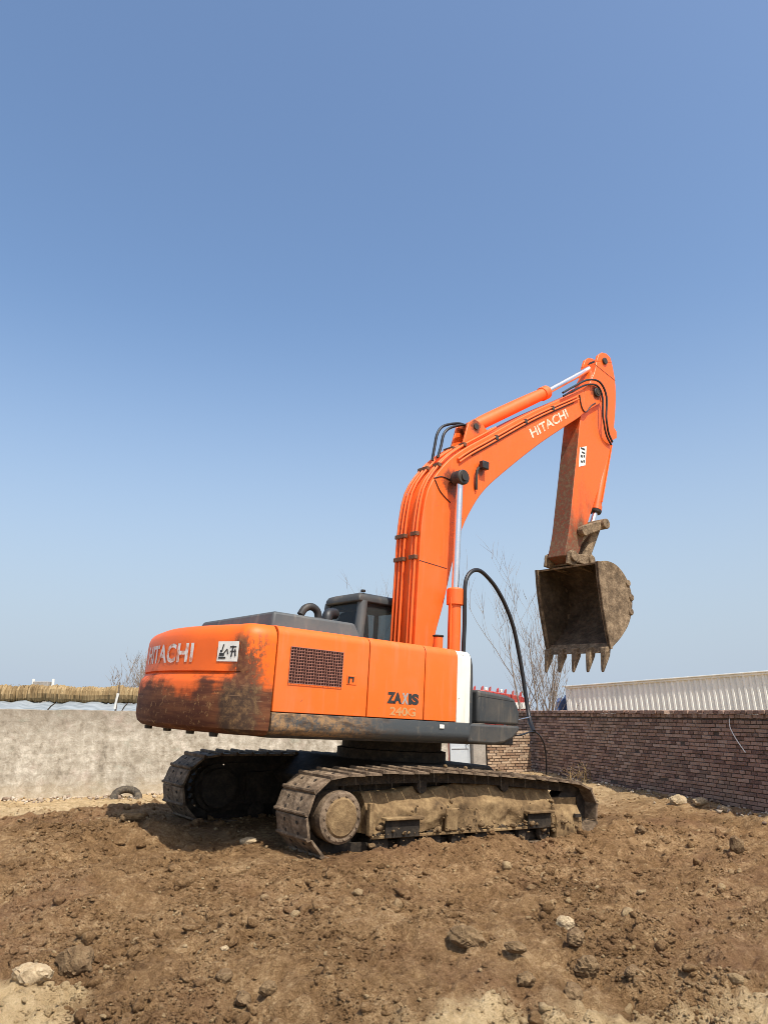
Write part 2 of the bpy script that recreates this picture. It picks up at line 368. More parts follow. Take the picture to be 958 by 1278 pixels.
# loose clods and gravel: uncountable, one mesh
def ico(sub):
    bm = bmesh.new(); bmesh.ops.create_icosphere(bm, subdivisions=sub, radius=1); v = np.array([q.co[:] for q in bm.verts]); f = np.array([[q.index for q in p.verts] for p in bm.faces]); bm.free(); return v, f
def lump_shape(v, seed, amp=.45):
    r = np.random.default_rng(seed); out = np.ones(len(v))
    for k in range(7):
        d = r.normal(size=3); d /= np.linalg.norm(d); c = r.uniform(.25, .8)
        out = np.minimum(out, np.where(v @ d > c, c / np.maximum(v @ d, 1e-3) * (1 + .1 * r.random()), 9)) if k < 5 else out
    out = out * (1 + amp * .35 * np.sin(v @ r.normal(size=3) * 3 + r.uniform(0, 6)))
    return v * out[:, None] * np.array([1, r.uniform(.65, 1), r.uniform(.5, .85)])
def rotz(a): c, s = math.cos(a), math.sin(a); return np.array([[c, -s, 0], [s, c, 0], [0, 0, 1]])
def scatter(name, mat, pts, sizes, sub, label, cat, sink=.25):
    v0, f0 = ico(sub); shapes = [lump_shape(v0, 900 + k) for k in range(14)]; V = []; Fc = []; b = 0
    pts = np.asarray(pts, float); n = len(pts); sizes = np.asarray(sizes, float); S = np.stack(shapes)[np.arange(n) % 14]
    zs = ground_z(pts[:, 0], pts[:, 1]) if pts.shape[1] == 2 else pts[:, 2]
    az = rng.uniform(0, 6.28, n); tl = rng.normal(0, .45, n); ca, sa, ct, st = np.cos(az), np.sin(az), np.cos(tl), np.sin(tl); o = np.zeros(n)
    Rt = np.stack([np.stack([ca, -sa * ct, sa * st], 1), np.stack([sa, ca * ct, -ca * st], 1), np.stack([o, st, ct], 1)], 1)
    V = np.einsum('nij,nvj->nvi', Rt, S) * sizes[:, None, None] + np.stack([pts[:, 0], pts[:, 1], zs + sizes * (.5 - sink)], 1)[:, None, :]
    V = V.reshape(-1, 3); Fc = (f0[None] + (np.arange(n) * len(v0))[:, None, None]).reshape(-1, 3)
    me = bpy.data.meshes.new(name); me.vertices.add(len(V)); me.vertices.foreach_set('co', V.ravel()); me.loops.add(Fc.size); me.loops.foreach_set('vertex_index', Fc.ravel())
    me.polygons.add(len(Fc)); me.polygons.foreach_set('loop_start', np.arange(len(Fc)) * 3); me.polygons.foreach_set('loop_total', np.full(len(Fc), 3)); me.update(calc_edges=True)
    me.polygons.foreach_set('use_smooth', np.ones(len(Fc), bool)); me.materials.append(M[mat])
    if pts.shape[1] == 2: me.attributes.new('sandy', 'FLOAT', 'POINT').data.foreach_set('value', np.repeat(pale_mask(pts[:, 0], pts[:, 1]), len(v0)).astype(np.float32))
    o = bpy.data.objects.new(name, me); COL.objects.link(o); return tag(o, label, cat, kind='stuff')
def spots(n, x0, x1, y0, y1, clump=.5, seed=3):
    r = np.random.default_rng(seed); out = []
    while len(out) < n:
        k = 4000; yy = y0 + (y1 - y0) * r.random(k) ** 1.5; xx = (r.random(k) - .5) * 2
        xx = (x0 + x1) / 2 + xx * (x1 - x0) / 2
        keep = (fbm(xx, yy, .5, 3, 61) + r.normal(0, .06, k)) > clump
        out += list(zip(xx[keep], yy[keep]))
    return np.array(out[:n])
def fan(n, d0, d1, seed, clump):                              # more crumbs where the ground is close enough to show them
    r = np.random.default_rng(seed); out = np.zeros((0, 2))
    while len(out) < n:
        d = 1 / (1 / d0 + (1 / d1 - 1 / d0) * r.random(20000)); t = r.uniform(-.60, .60, 20000); p = np.stack([d * t, d], 1)
        k = (fbm(p[:, 0], p[:, 1], .45, 3, 61) + r.normal(0, .07, 20000)) > clump; out = np.concatenate([out, p[k]])
    return out[:n]
def psz(n, lo, sc, a, mx, seed): return lo + sc * np.random.default_rng(seed).pareto(a, n).clip(0, mx)
p1 = fan(52000, 3.85, 10.5, 3, .43); scatter('earth_crumbs', 'clod', p1, psz(len(p1), .0045, .0058, 2.3, 3, 4) * (p1[:, 1] / 5) ** .6, 1, 'fine loose brown crumbs covering the dug earth', 'crumbs', .28)
p2 = fan(3400, 3.9, 12, 13, .51); scatter('earth_clods', 'clod', p2, psz(len(p2), .013, .016, 2.2, 3.2, 14) * (p2[:, 1] / 6) ** .5, 2, 'loose brown clods scattered over the dug earth', 'clods')
p3 = spots(5200, -7, 6.6, 8.5, 16, .47, 5); scatter('earth_crumbs', 'clod', p3, psz(len(p3), .010, .014, 2.5, 2.6, 6), 1, 'coarse earth crumbs around the machine and walls', 'crumbs')

# ------------------------------------------------------------------ walls
def frame_empty(name, A, B, z=0):
    e = empty(name, (A[0], A[1], z)); e.rotation_euler = (0, 0, math.atan2(B[1] - A[1], B[0] - A[0])); return e
def brick_mat(name, rnd, ramp, mossy=0.0):
    n = NT(name); v = n.co('Object'); g = n.n('ShaderNodeNewGeometry'); oi = n.n('ShaderNodeObjectInfo')
    r = oi.outputs['Random'] if rnd == 'object' else g.outputs['Random Per Island']
    wv = n.n('ShaderNodeNewGeometry').outputs['Position']
    big = n.noise(wv, 1.3, 5, .6); fi = n.noise(wv, 45, 5, .7)
    col = n.ramp(n.math('ADD', n.math('MULTIPLY', r, .75), n.math('MULTIPLY', n.math('SUBTRACT', fi, .5), 1.1)), ramp)
    col = n.mix(n.math('MULTIPLY', n.rng(big, .42, .68), .55), col, (.31, .235, .17))
    n.bump(n.math('ADD', fi, n.math('MULTIPLY', n.noise(wv, 12, 4), .7)), .7, .012)
    return n.out(col, .92, spec=.2)
RED = [(.02, (.16, .100, .082)), (.3, (.31, .195, .148)), (.6, (.40, .265, .200)), (.9, (.47, .36, .29))]
TAN = [(.05, (.24, .145, .09)), (.4, (.36, .25, .16)), (.8, (.50, .38, .26))]
M['brick_obj'] = brick_mat('weathered_red_brick', 'object', RED); M['brick_isl'] = brick_mat('weathered_red_brick_rows', 'island', RED)
M['tan_isl'] = brick_mat('dusty_tan_brick_rows', 'island', TAN)
M['mortar'] = mud('recessed_mortar', [(.055, .042, .034), (.095, .074, .06), (.17, .14, .115)], 9, .5)
M['mortar_tan'] = mud('dusty_mortar', [(.14, .10, .07), (.22, .17, .12), (.34, .27, .20)], 9, .5)
def brick_verts(L, H, D, j):
    x, z = L / 2, H / 2; c = .004; r = lambda: rng.uniform(-j, j)
    front = [(-x + c + r(), -c * .2 + r(), -z + c + r()), (x - c + r(), r(), -z + c + r()), (x - c + r(), r(), z - c + r()), (-x + c + r(), r(), z - c + r())]
    rim = [(-x, c, -z), (x, c, -z), (x, c, z), (-x, c, z)]; back = [(-x, D, -z), (x, D, -z), (x, D, z), (-x, D, z)]
    f = [(0, 1, 2, 3)] + [(4 + i, 4 + (i + 1) % 4, (i + 1) % 4, i) for i in range(4)] + [(8 + i, 8 + (i + 1) % 4, 4 + (i + 1) % 4, 4 + i) for i in range(4)]
    return front + rim + back, f
def brick_face(wall, x0, x1, z0, z1, mat_obj, mat_isl, parts_from, parts_to, y=-.016, jit=.005):
    protos = []
    for k in range(6):
        vs, fs = brick_verts(.232, .051, .10, .004); mb = MB().add(vs, fs); o = mb.build('brick', mat_obj, wall, smooth=0); protos.append(o)
    rest = MB(); used = 0; row = 0; z = z0
    cells = []
    while z < z1 - .02:
        hd_ = row % 3 == 2; pit_ = .125 if hd_ else .25; x = x0 - (row % 2) * .125 + (.06 if hd_ else 0)
        while x < x1 - .03:
            a, b = max(x, x0), min(x + pit_ - .01, x1)
            if b - a > .05: cells.append((a, b, z))
            x += pit_
        z += .0635; row += 1
    full = sorted([c for c in cells if c[1] - c[0] > .235 and parts_from < c[0] < parts_to], key=lambda c: -c[0])[:300]; fset = set(full)
    for c in cells:
        cx, cz = (c[0] + c[1]) / 2, c[2] + .027; yy = y + rng.normal(0, jit); rz, ry = rng.normal(0, .016), rng.normal(0, .014)
        mat = Matrix.Translation((cx, yy, cz)) @ Matrix.Rotation(rz, 4, 'Z') @ Matrix.Rotation(ry, 4, 'Y')
        if c in fset:
            if used < 6: protos[used].matrix_local = mat
            else: link_copy(protos[used % 6], wall, mat)
            used += 1
        else:
            if rng.random() < .012: continue
            vs, fs = brick_verts(c[1] - c[0] - .008, .051, .10, .004); rest.add([mat @ Vector(v) for v in vs], fs)
    for p in protos[used:]: bpy.data.objects.remove(p)
    tag(rest.build('brick_courses', mat_isl, wall, smooth=0), kind='stuff')
# brick wall along the right of the yard
LW = float(np.linalg.norm(RWB - RWA)); rw = frame_empty('brick_wall', RWA, RWB)
tag(rw, 'weathered dark red brick wall with projecting brick coping in front of the white shed', 'wall')
brick_face(rw, 0, LW, -.10, 1.44, 'brick_obj', 'brick_isl', 5.2, 9.1)
MB().box(0.0, LW, 0, .24, -.5, 1.445).build('mortar_core', 'mortar', rw, smooth=0)
cp = MB(); x = -.02
while x < LW:                                             # header courses of the coping
    for k, (z, o_) in enumerate(((1.447, .035), (1.512, .06))):
        w = .115 + rng.normal(0, .004); j = rng.normal(0, .008)
        vs, fs = brick_verts(w, .058, .34 + o_, .003)
        if rng.random() < .97 or k == 0: cp.add([Vector(v) + Vector((x + .06 + (k * .06), -o_ + j, z + .03 + rng.normal(0, .003))) for v in vs], fs)
    x += .127
tag(cp.build('coping', 'brick_isl', rw, smooth=0), kind='stuff')
MB().tube(catmull([(8.39, -.05, 1.44), (8.41, -.07, 1.30), (8.53, -.08, 1.12), (8.67, -.06, .93)], 14), .008, 6).build('hanging_string', 'label_white', None)
st_ = bpy.data.objects['hanging_string']; st_.matrix_world = Matrix.Translation((RWA[0], RWA[1], 0)) @ Matrix.Rotation(math.atan2(*(RWB - RWA)[::-1]), 4, 'Z')
tag(st_, 'thin white string hanging down the red brick wall', 'string')

# back wall: plastered left stretch, pale metal gate, post and low tan brick stretch
bl = float(np.linalg.norm(BWD)); bd_ = BWD / bl
def bw(t): return BW0 + BWD * t
def plaster_mat():
    n = NT('weathered_limewash_plaster'); v = n.co('Object'); x, y, z = n.sep(v)
    vert = n.noise(n.co('Object', (1.3, 1, .30)), 2.6, 6, .6, .6); big = n.noise(v, 1.0, 5, .6); fi = n.noise(v, 26, 6, .7); md = n.noise(v, 6.5, 9, .72, .3)
    hor = n.noise(n.co('Object', (.7, 1, 1.6)), 3.1, 6, .6, .5)
    t = n.math('ADD', n.math('MULTIPLY', vert, .30), n.math('ADD', n.math('MULTIPLY', md, .55), n.math('MULTIPLY', hor, .15)))
    col = n.ramp(t, [(.38, (.20, .172, .130)), (.455, (.35, .308, .240)), (.52, (.45, .405, .325)), (.60, (.64, .59, .49))])
    col = n.mix(n.math('MULTIPLY', n.rng(n.math('ADD', z, n.math('MULTIPLY', vert, .9)), 1.35, 2.0), .55), col, (.22, .185, .14))
    col = n.mix(n.math('MULTIPLY', n.rng(n.noise(v, 1.7, 4, .6), .56, .70), .35), col, (.50, .39, .33))
    col = n.mix(n.math('MULTIPLY', n.rng(n.noise(n.co('Object', (1, 1, 2)), 2.3, 4, .6), .58, .70), .30), col, (.33, .37, .30))
    col = n.mix(n.math('MULTIPLY', n.rng(n.math('ADD', z, n.math('MULTIPLY', hor, .5)), .62, .20), .5), col, (.50, .40, .26))
    col = n.mix(n.math('MULTIPLY', n.rng(fi, .62, .70), .5), col, (.20, .165, .125))
    sw = n.n('ShaderNodeCombineXYZ'); n.l(n.math('ADD', x, n.math('MULTIPLY', md, .10)), sw.inputs[0]); n.l(n.math('ADD', z, n.math('MULTIPLY', big, .06)), sw.inputs[1])
    bt = n.n('ShaderNodeTexBrick'); n.l(sw.outputs[0], bt.inputs[0]); bt.inputs['Scale'].default_value = 1.0; bt.inputs['Brick Width'].default_value = .40; bt.inputs['Row Height'].default_value = .20; bt.inputs['Mortar Size'].default_value = .012
    bt.inputs['Color1'].default_value = (.62, .60, .55, 1); bt.inputs['Color2'].default_value = (1, 1, 1, 1); bt.inputs['Mortar'].default_value = (.45, .43, .40, 1)
    col = n.mix(.16, col, bt.outputs[0], 'MULTIPLY')
    n.bump(n.math('ADD', md, n.math('MULTIPLY', fi, .7)), .6, .02)
    return n.out(col, .93, spec=.2)
M['plaster'] = plaster_mat()
pw = frame_empty('plaster_wall', bw(-.55), bw(.81)); Lp = bl * 1.355
tag(pw, 'long weathered limewashed plaster wall behind the excavator, with ragged top', 'wall')
def ragged_wall(L, zt, thick, nx_, nz_, seed):
    mb = MB(); vs = []; 
    xs = np.linspace(0, L, nx_); top = zt + (fbm(xs * 1.0, xs * 0, .9, 4, seed) - .5) * .07
    for i, x in enumerate(xs):
        for k in range(nz_):
            z = -.5 + (top[i] + .5) * k / (nz_ - 1)
            vs.append((x, (fbm(np.array([x]), np.array([z]), .6, 4, seed + 9)[0] - .5) * .05, z))
        vs.append((x, .10, top[i] + .012)); vs.append((x, thick, top[i] - .01)); vs.append((x, thick, -.5))
    m = nz_ + 3; fs = [(i * m + k, (i + 1) * m + k, (i + 1) * m + k + 1, i * m + k + 1) for i in range(nx_ - 1) for k in range(m - 1)]
    fs += [tuple(range(m)), tuple(range((nx_ - 1) * m + m - 1, (nx_ - 1) * m - 1, -1))]
    return mb.add(vs, fs)
w_ = ragged_wall(Lp, 1.60, .24, 170, 16, 81)
for i, v in enumerate(w_.v):                               # the top drops a little towards the corner
    if v[2] > 0: w_.v[i] = (v[0], v[1], v[2] * (1 + .045 - .0075 * v[0]))
w_.build('plaster_face', 'plaster', pw, smooth=50)
tb = frame_empty('tan_brick_wall', bw(.893), bw(.997)); tag(tb, 'low dusty tan brick wall stub in the corner beside the grey post', 'wall')
brick_face(tb, 0, bl * .104, -.10, 1.10, 'tan_isl', 'tan_isl', 99, 99); MB().box(0.002, bl * .104 - .02, 0, .10, -.5, 1.10).build('mortar_core', 'mortar', tb, smooth=0)
M['concrete'] = mud('grey_concrete', [(.20, .18, .15), (.30, .27, .23), (.42, .38, .32)], 4, .3)
gp = frame_empty('gate_post', bw(.86), bw(.889)); tag(gp, 'square grey concrete gate post beside the tan brick stub', 'post')
MB().box(0, bl * .029, -.04, .28, -.5, 1.5).build('shaft', 'concrete', gp, .015); MB().box(-.03, bl * .029 + .03, -.07, .31, 1.502, 1.58).build('cap', 'concrete', gp, .012)
M['gatemetal'] = simple('pale_blue_grey_sheet', (.50, .54, .56), .5)
gt = frame_empty('metal_gate', bw(.813), bw(.858)); tag(gt, 'narrow pale grey sheet metal gate between plaster wall and post', 'gate')
gl = bl * .045; MB().box(.04, gl - .04, .10, .115, .10, 1.35).build('sheet', 'gatemetal', gt)
f_ = MB().box(0, .04, .085, .13, .04, 1.40).box(gl - .04, gl, .085, .13, .04, 1.40).box(.04, gl - .04, .085, .13, 1.352, 1.398).box(.04, gl - .04, .085, .13, .045, .098).box(.04, gl - .04, .084, .099, .7, .74)
f_.build('gate_frame', 'gatemetal', gt, .004); MB().tube([(gl - .09, .085, .8), (gl - .09, .03, .8), (gl - .09, .03, .92), (gl - .09, .085, .92)], .01, 8).build('handle', 'darksteel_and_shade', gt)

# ------------------------------------------------------------------ greenhouse behind the plaster wall
def film_mat():
    n = NT('dusty_plastic_film'); v = n.co(); a = n.noise(n.co('Object', (.7, 3, 1)), 2.5, 6, .6)
    return n.out(n.ramp(a, [(.35, (.19, .215, .225)), (.6, (.29, .32, .33))]), .6, spec=.25)
M['film'] = film_mat()
def straw_mat_():
    n = NT('bundled_straw'); v = n.co('Object', (14, 1, 1)); a = n.noise(v, 2.2, 5, .7); b = n.noise(n.co(), 1.2, 4)
    col = n.ramp(n.math('ADD', n.math('MULTIPLY', a, .7), n.math('MULTIPLY', b, .3)), [(.36, (.12, .078, .036)), (.5, (.27, .185, .088)), (.64, (.43, .32, .17))])
    n.bump(a, .8, .03); return n.out(col, .9, spec=.2)
M['straw'] = straw_mat_()
gA, gB = np.array([-13.5, 18.6]), np.array([-2.2, 20.3]); GL = float(np.linalg.norm(gB - gA))
gh = frame_empty('greenhouse', gA, gB, -1.25); tag(gh, 'low plastic film greenhouse rising behind the plaster wall', 'greenhouse')
def gfz(a): return 2.30 + .82 * math.sin(min(a, .72) / .72 * 1.57) - max(0, a - .72) * .5
mb = MB(); n_ = 60; vs = []
for i in range(n_ + 1):
    x = GL * i / n_; sag = .035 * math.sin(i * 1.9) + .02 * math.sin(i * .7)
    for k in range(9):
        a = k / 8; vs.append((x, 2.8 * a, gfz(a) + sag * math.sin(a * 3.1) - (.012 * x)))
fs = [(i * 9 + k, (i + 1) * 9 + k, (i + 1) * 9 + k + 1, i * 9 + k + 1) for i in range(n_) for k in range(8)]
mb.add(vs, fs).build('film_roof', 'film', gh, smooth=60)
MB().box(0, GL, 2.8, 3.15, -.3, 2.95).build('rear_earth_bank', 'concrete', gh)
for i in range(0, 13):
    x = GL * i / 12; MB().tube([(x, 2.8 * a / 8, gfz(a / 8) - .03 - .012 * x) for a in range(9)] + [(x, 2.79, 0)], .02, 6).build('hoop', 'darksteel_and_shade', gh)
# the rolled straw mat lying along the ridge
sr = frame_empty('straw_mat_roll', gA, gB, 1.90); tag(sr, 'long rolled-up straw mat lying along the greenhouse ridge', 'straw mat')
mb = MB(); N = 300; vs = []; K = 12
for i in range(N + 1):
    x = GL * i / N; rr = .235 + .020 * math.sin(i * .31) + rng.normal(0, .012); cz = .0 - .0145 * x + .02 * math.sin(i * .12)
    for k in range(K):
        a = 2 * math.pi * k / K; r2 = rr * (1 + rng.normal(0, .03)); vs.append((x, 1.95 + r2 * math.cos(a), .18 + cz + r2 * math.sin(a)))
fs = [(i * K + k, i * K + (k + 1) % K, (i + 1) * K + (k + 1) % K, (i + 1) * K + k) for i in range(N) for k in range(K)] + [tuple(range(K)), tuple(range(N * K + K - 1, N * K - 1, -1))]
roll = mb.add(vs, fs).build('straw_roll', 'straw', sr, smooth=25); MB().box(0, GL, -.02, .0, -.2, 2.32).build('front_curtain', 'film', gh)
sb = MB()
for i in range(350):                                      # loose stalk ends
    x = rng.uniform(0, GL); a = rng.uniform(.4, 2.7); r0 = .228; p = Vector((x, 1.95 - r0 * math.cos(a), .18 - .0145 * x + r0 * math.sin(a)))
    sb.tube([p, p + Vector((rng.normal(0, .02), -math.cos(a) * .05, rng.uniform(.0, .03)))], .006, 3, caps=False)
tag(sb.build('loose_stalks', 'straw', sr), kind='stuff')
M['bark'] = mud('grey_brown_bark', [(.07, .055, .042), (.14, .112, .088), (.23, .19, .15)], 12, .5)
M['twig'] = mud('far_bare_twigs', [(.13, .105, .085), (.20, .165, .135), (.28, .24, .20)], 6, .2)
stk = empty('wooden_stake', (-5.63, 16.1, -1.2)); tag(stk, 'thin wooden stake with pale rag standing behind the plaster wall', 'stake')
MB().tube([(0, 0, 0), (.02, 0, 1.5), (-.02, 0, 2.55), (.03, 0, 3.35)], [.03, .028, .024, .012], 7).build('pole', 'bark', stk)
MB().tube([(-.02, -.035, 2.80), (0, -.04, 2.95), (.03, -.04, 3.12)], [.03, .022, .03], 6).build('rag', 'label_white', stk)
vb = empty('roof_vent', (-10.05, 22.4, .90)); tag(vb, 'small grey box with two pale posts beyond the straw mat', 'vent box')
MB().box(-.22, .22, -.2, .2, 0.2, 1.50).build('box', 'concrete', vb, .01)
for s in (-1, 1): MB().box(s * .29 - .03, s * .29 + .03, -.03, .03, 0.2, 1.58).build('post', 'label_white', vb, .005)
MB().box(-.32, .32, -.2, .2, -2.25, .198).build('pedestal', 'concrete', vb, .01)

# ------------------------------------------------------------------ bare trees
def bare_tree(name, loc, height, label, seed, stems, spread, mat='bark', lev=4, r0=.09, group=None, tw=1.0):
    r = random.Random(seed); t = empty(name, loc); tag(t, label, 'tree', group); trunk = MB(); crown = MB()
    def grow(p, d, L, rad, lv, mb):
        n = 5 if lv > 1 else 3; pts = [p]; dd = d.copy()
        for i in range(n):
            dd = (dd + Vector((r.gauss(0, .09), r.gauss(0, .09), r.gauss(.05, .05)))).normalized(); pts.append(pts[-1] + dd * L / n)
        seg = 7 if lv >= 3 else (5 if lv == 2 else 3)
        (trunk if lv == lev else mb).tube(pts, [rad * (1 - .75 * i / n) for i in range(n + 1)], seg, caps=False)
        if lv <= 0: return
        k = {4: 8, 3: 6, 2: 5, 1: 3}[lv]
        for j in range(k):
            f = r.uniform(.22, 1.0); i = min(int(f * n), n - 1); q = pts[i].lerp(pts[i + 1], f * n - i)
            a = r.uniform(0, 6.28); side = Vector((math.cos(a), math.sin(a), 0)); ang = r.uniform(.35, .8)
            nd = (dd * math.cos(ang) + side * math.sin(ang) + Vector((0, 0, .35))).normalized()
            grow(q, nd, L * r.uniform(.38, .58), max(rad * (1 - .75 * f) * .62, .006 * tw), lv - 1, crown)
    for s in range(stems):
        a = 6.28 * s / max(stems, 1) + r.uniform(-.4, .4); sp = 0 if stems == 1 else spread * r.uniform(.5, 1.1)
        d = Vector((math.cos(a) * sp, math.sin(a) * sp, 1)).normalized()
        grow(Vector((0, 0, 0)) + Vector((d.x, d.y, 0)) * .12, d, height * r.uniform(.62, .78), r0 * r.uniform(.7, 1), lev, crown)
    trunk.build('trunk', mat, t); crown.build('crown', mat, t); return t
bare_tree('bare_tree', (5.0, 24.5, -1.3), 6.7, 'leafless many-stemmed tree behind the brick wall beside the red vehicle', 4, 5, .28, 'twig', 3, .06)
bare_tree('bare_tree', (-.15, 42, -1.3), 9.3, 'distant leafless tree whose top shows above the cab roof', 9, 2, .15, 'twig', 3, .1)
for k, (px_, yy, h, sd) in enumerate(((150, 44, 4.6, 31), (163, 46, 5.3, 32), (172, 43, 5.2, 33), (181, 47, 5.9, 34), (190, 45, 5.8, 35))):
    bare_tree('bare_tree', ((px_ - 479) / 923 * (yy * .9655), yy, -1.3), h, 'slim leafless tree in the distant row beyond the straw mat roll', sd, 2, .06, 'twig', 3, .06, 'distant row of slim bare trees', 2.0)
gr = MB()
for k in range(26):
    x = rng.uniform(-.22, .22); y = rng.uniform(-.2, .2); h = rng.uniform(.15, .48)
    gr.tube([(x, y, 0), (x + rng.normal(0, .05), y + rng.normal(0, .05), h * .6), (x + rng.normal(0, .14), y + rng.normal(0, .1), h)], [.006, .005, .002], 3, caps=False)
    if k % 2: gr.tube([(x, y, h * .5), (x + rng.normal(0, .12), y, h * .8)], [.004, .002], 3, caps=False)
wx, wy = 4.05, 16.3; we = empty('dry_weeds', (wx, wy, gz(wx, wy) - .03)); tag(we, 'clump of dry pale weeds at the foot of the red brick wall corner', 'weeds'); gr.build('stalks', 'straw', we)

# ------------------------------------------------------------------ white corrugated shed, tarpaulin heap, red farm vehicle
tA, tD = np.array([6.85, 28.0]), np.array([.752, -.659]); TL = 10.0; tB = tA + tD * TL
tr = frame_empty('corrugated_shed', tA, tB, -1.25); tr.rotation_euler[1] = -R_(2.6)
tag(tr, 'white corrugated sheet steel shed standing beyond the brick wall', 'shed')
def shed_mat():
    n = NT('white_sheet_paint'); v = n.co('Object', (.3, .3, .3)); a = n.noise(v, 3, 6, .65)
    return n.out(n.ramp(a, [(.3, (.62, .62, .57)), (.6, (.74, .73, .67))]), .5)
M['shed'] = shed_mat(); M['tarp'] = paint('blue_tarpaulin', (.035, .075, .19), .5, .2); M['red'] = paint('red_farm_paint', (.42, .03, .03), .5, .3)
cs = []; pitch = .19; nrib = int((TL - .2) / pitch); ZS = 3.69
for i in range(nrib):
    x = .1 + i * pitch; cs += [(x, -.045), (x + .055, -.045), (x + .075, 0), (x + .165, 0)]
cs.append((.1 + nrib * pitch, -.045)); vs = [(x, y, .0) for x, y in cs] + [(x, y, ZS - .08) for x, y in cs]; n_ = len(cs)
MB().add(vs, [(i, i + 1, n_ + i + 1, n_ + i) for i in range(n_ - 1)]).build('corrugated_side', 'shed', tr, smooth=0)
MB().box(0, TL, -.07, .03, ZS - .079, ZS - .01).build('eaves_rail', 'shed', tr, .01); MB().box(-.02, .098, -.05, .08, -.3, ZS - .081).build('corner_post', 'shed', tr, .01)
MB().box(.0, TL, .035, 2.5, -.3, ZS - .03).build('box_body', 'shed', tr, .02); MB().box(-.10, TL, -.12, 2.6, ZS - .009, ZS + .03).build('roof_sheet', 'shed', tr, .008)
tp_ = frame_empty('tarpaulin_heap', tA + np.array([-.92, .62]), tA + np.array([-.92, .62]) + tD, -1.27); tag(tp_, 'blue tarpaulin-covered heap leaning at the far end of the white shed', 'tarpaulin')
vs = []; K1, K2 = 12, 16
for i in range(K1 + 1):
    t = i / K1; h = 3.42 * (1 - (1 - t) ** 2.2) ** .5 if t > 0 else .02
    for k in range(K2 + 1):
        a = math.pi * k / K2; rr = 1 + .04 * math.sin(5 * a + i) ; vs.append((-.05 + .62 * t + rng.normal(0, .012), .9 - 1.0 * math.cos(a) * rr, max(.0, h * math.sin(a) ** .35 * rr + rng.normal(0, .015))))
fs = [(i * (K2 + 1) + k, (i + 1) * (K2 + 1) + k, (i + 1) * (K2 + 1) + k + 1, i * (K2 + 1) + k + 1) for i in range(K1) for k in range(K2)] + [tuple(range(K1 * (K2 + 1), (K1 + 1) * (K2 + 1)))]
MB().add(vs, fs).build('tarpaulin_cover', 'tarp', tp_, smooth=50)
MB().tube([(.3, .1, .0), (.3, .12, 1.9), (.32, .9, 3.1), (.3, 1.7, 1.9), (.3, 1.72, 0)], .015, 6).build('rope', 'label_white', tp_)
rv = empty('red_farm_vehicle', (3.55, 25.0, -1.25)); tag(rv, 'red farm vehicle body with spiked top edge beyond the brick wall corner', 'farm vehicle')
rv.rotation_euler = (0, 0, R_(8)); rv.scale = (1, 1, 1.035)
MB().prism([(-1.3, .9), (1.25, .9), (1.25, 3.0), (1.0, 3.18), (-.2, 3.36), (-1.3, 3.4)], 0, 1.7).build('body', 'red', rv, .02)
MB().box(.25, 1.26, -.05, -.006, 2.78, 2.98).build('side_band', 'label_white', rv, .01)
for i in range(9):
    x = -1.1 + i * .26; zt = 3.4 - max(0, x + .2) * .15 - (max(0, x - 1.0) * .3)
    MB().tube([(x, .1, zt - .05), (x + .02, .1, zt + .05), (x + .05, .1, zt + .10)], [.045, .04, .01], 6).build('tine', 'red', rv)
    if i % 2: MB().box(x + .08, x + .16, .0, .09, zt - .04, zt + .045).build('marker_lamp', 'label_white', rv, .01)
for x in (-.8, .8):
    MB().tube([(x, .0, .55), (x, .35, .55)], .55, 20).build('wheel', 'rubber', rv, .03); MB().tube([(x, 1.3, .55), (x, 1.65, .55)], .55, 20).build('wheel', 'rubber', rv, .03)

# ------------------------------------------------------------------ excavator
EX = empty('excavator', MO); EX.rotation_mode = 'QUATERNION'; EX.rotation_quaternion = MROT.to_quaternion()
tag(EX, 'orange crawler excavator with grey hood, raised boom and muddy bucket on the dug earth', 'excavator')
def mirror(fn):
    for s in (-1, 1): fn(s)

# crawler tracks ---------------------------------------------------
def track_loop():
    rr, rf = .395, .335; cr, cf = (-1.91, .400), (1.93, .345)
    p = arc(cr[0], cr[1], rr, 275, 95, 26)                      # round the rear sprocket, bottom to top
    p += [(-1.2, .815), (-.5, .822), (.2, .80), (.95, .755), (1.5, .715)]
    p += arc(cf[0], cf[1], rf, 82, -88, 22)
    p += [(1.3, .005), (.6, .0), (-.6, .0), (-1.3, .002)]
    return p + [p[0]]
def shoe_mesh(w, pl):
    h = w / 2; L = pl / 2 - .004                                # profile along travel (x) and outward (z)
    pr = [(-L, -.008), (-L, .026), (-L + .012, .038), (-L + .026, .038), (-L + .036, .020), (-.03, .015), (.03, .014), (L - .05, .014), (L - .012, .010), (L, .002), (L, -.012)]
    mb = MB().prism(pr, -h, h)
    for sx in (-.055, .05):
        for sy in (-.12, .12): mb.cyl((sx, sy, .008), (sx, sy, .021), .019, 6, 1)
    return mb
NS = 45; LOOP = resample(track_loop(), NS * 8 + 1); PITCH = float(np.sum(np.linalg.norm(np.diff(np.array(LOOP), axis=0), axis=1))) / NS
proto = shoe_mesh(.60, PITCH).build('shoe', ['shoe', 'darksteel_and_shade'], None, smooth=25)
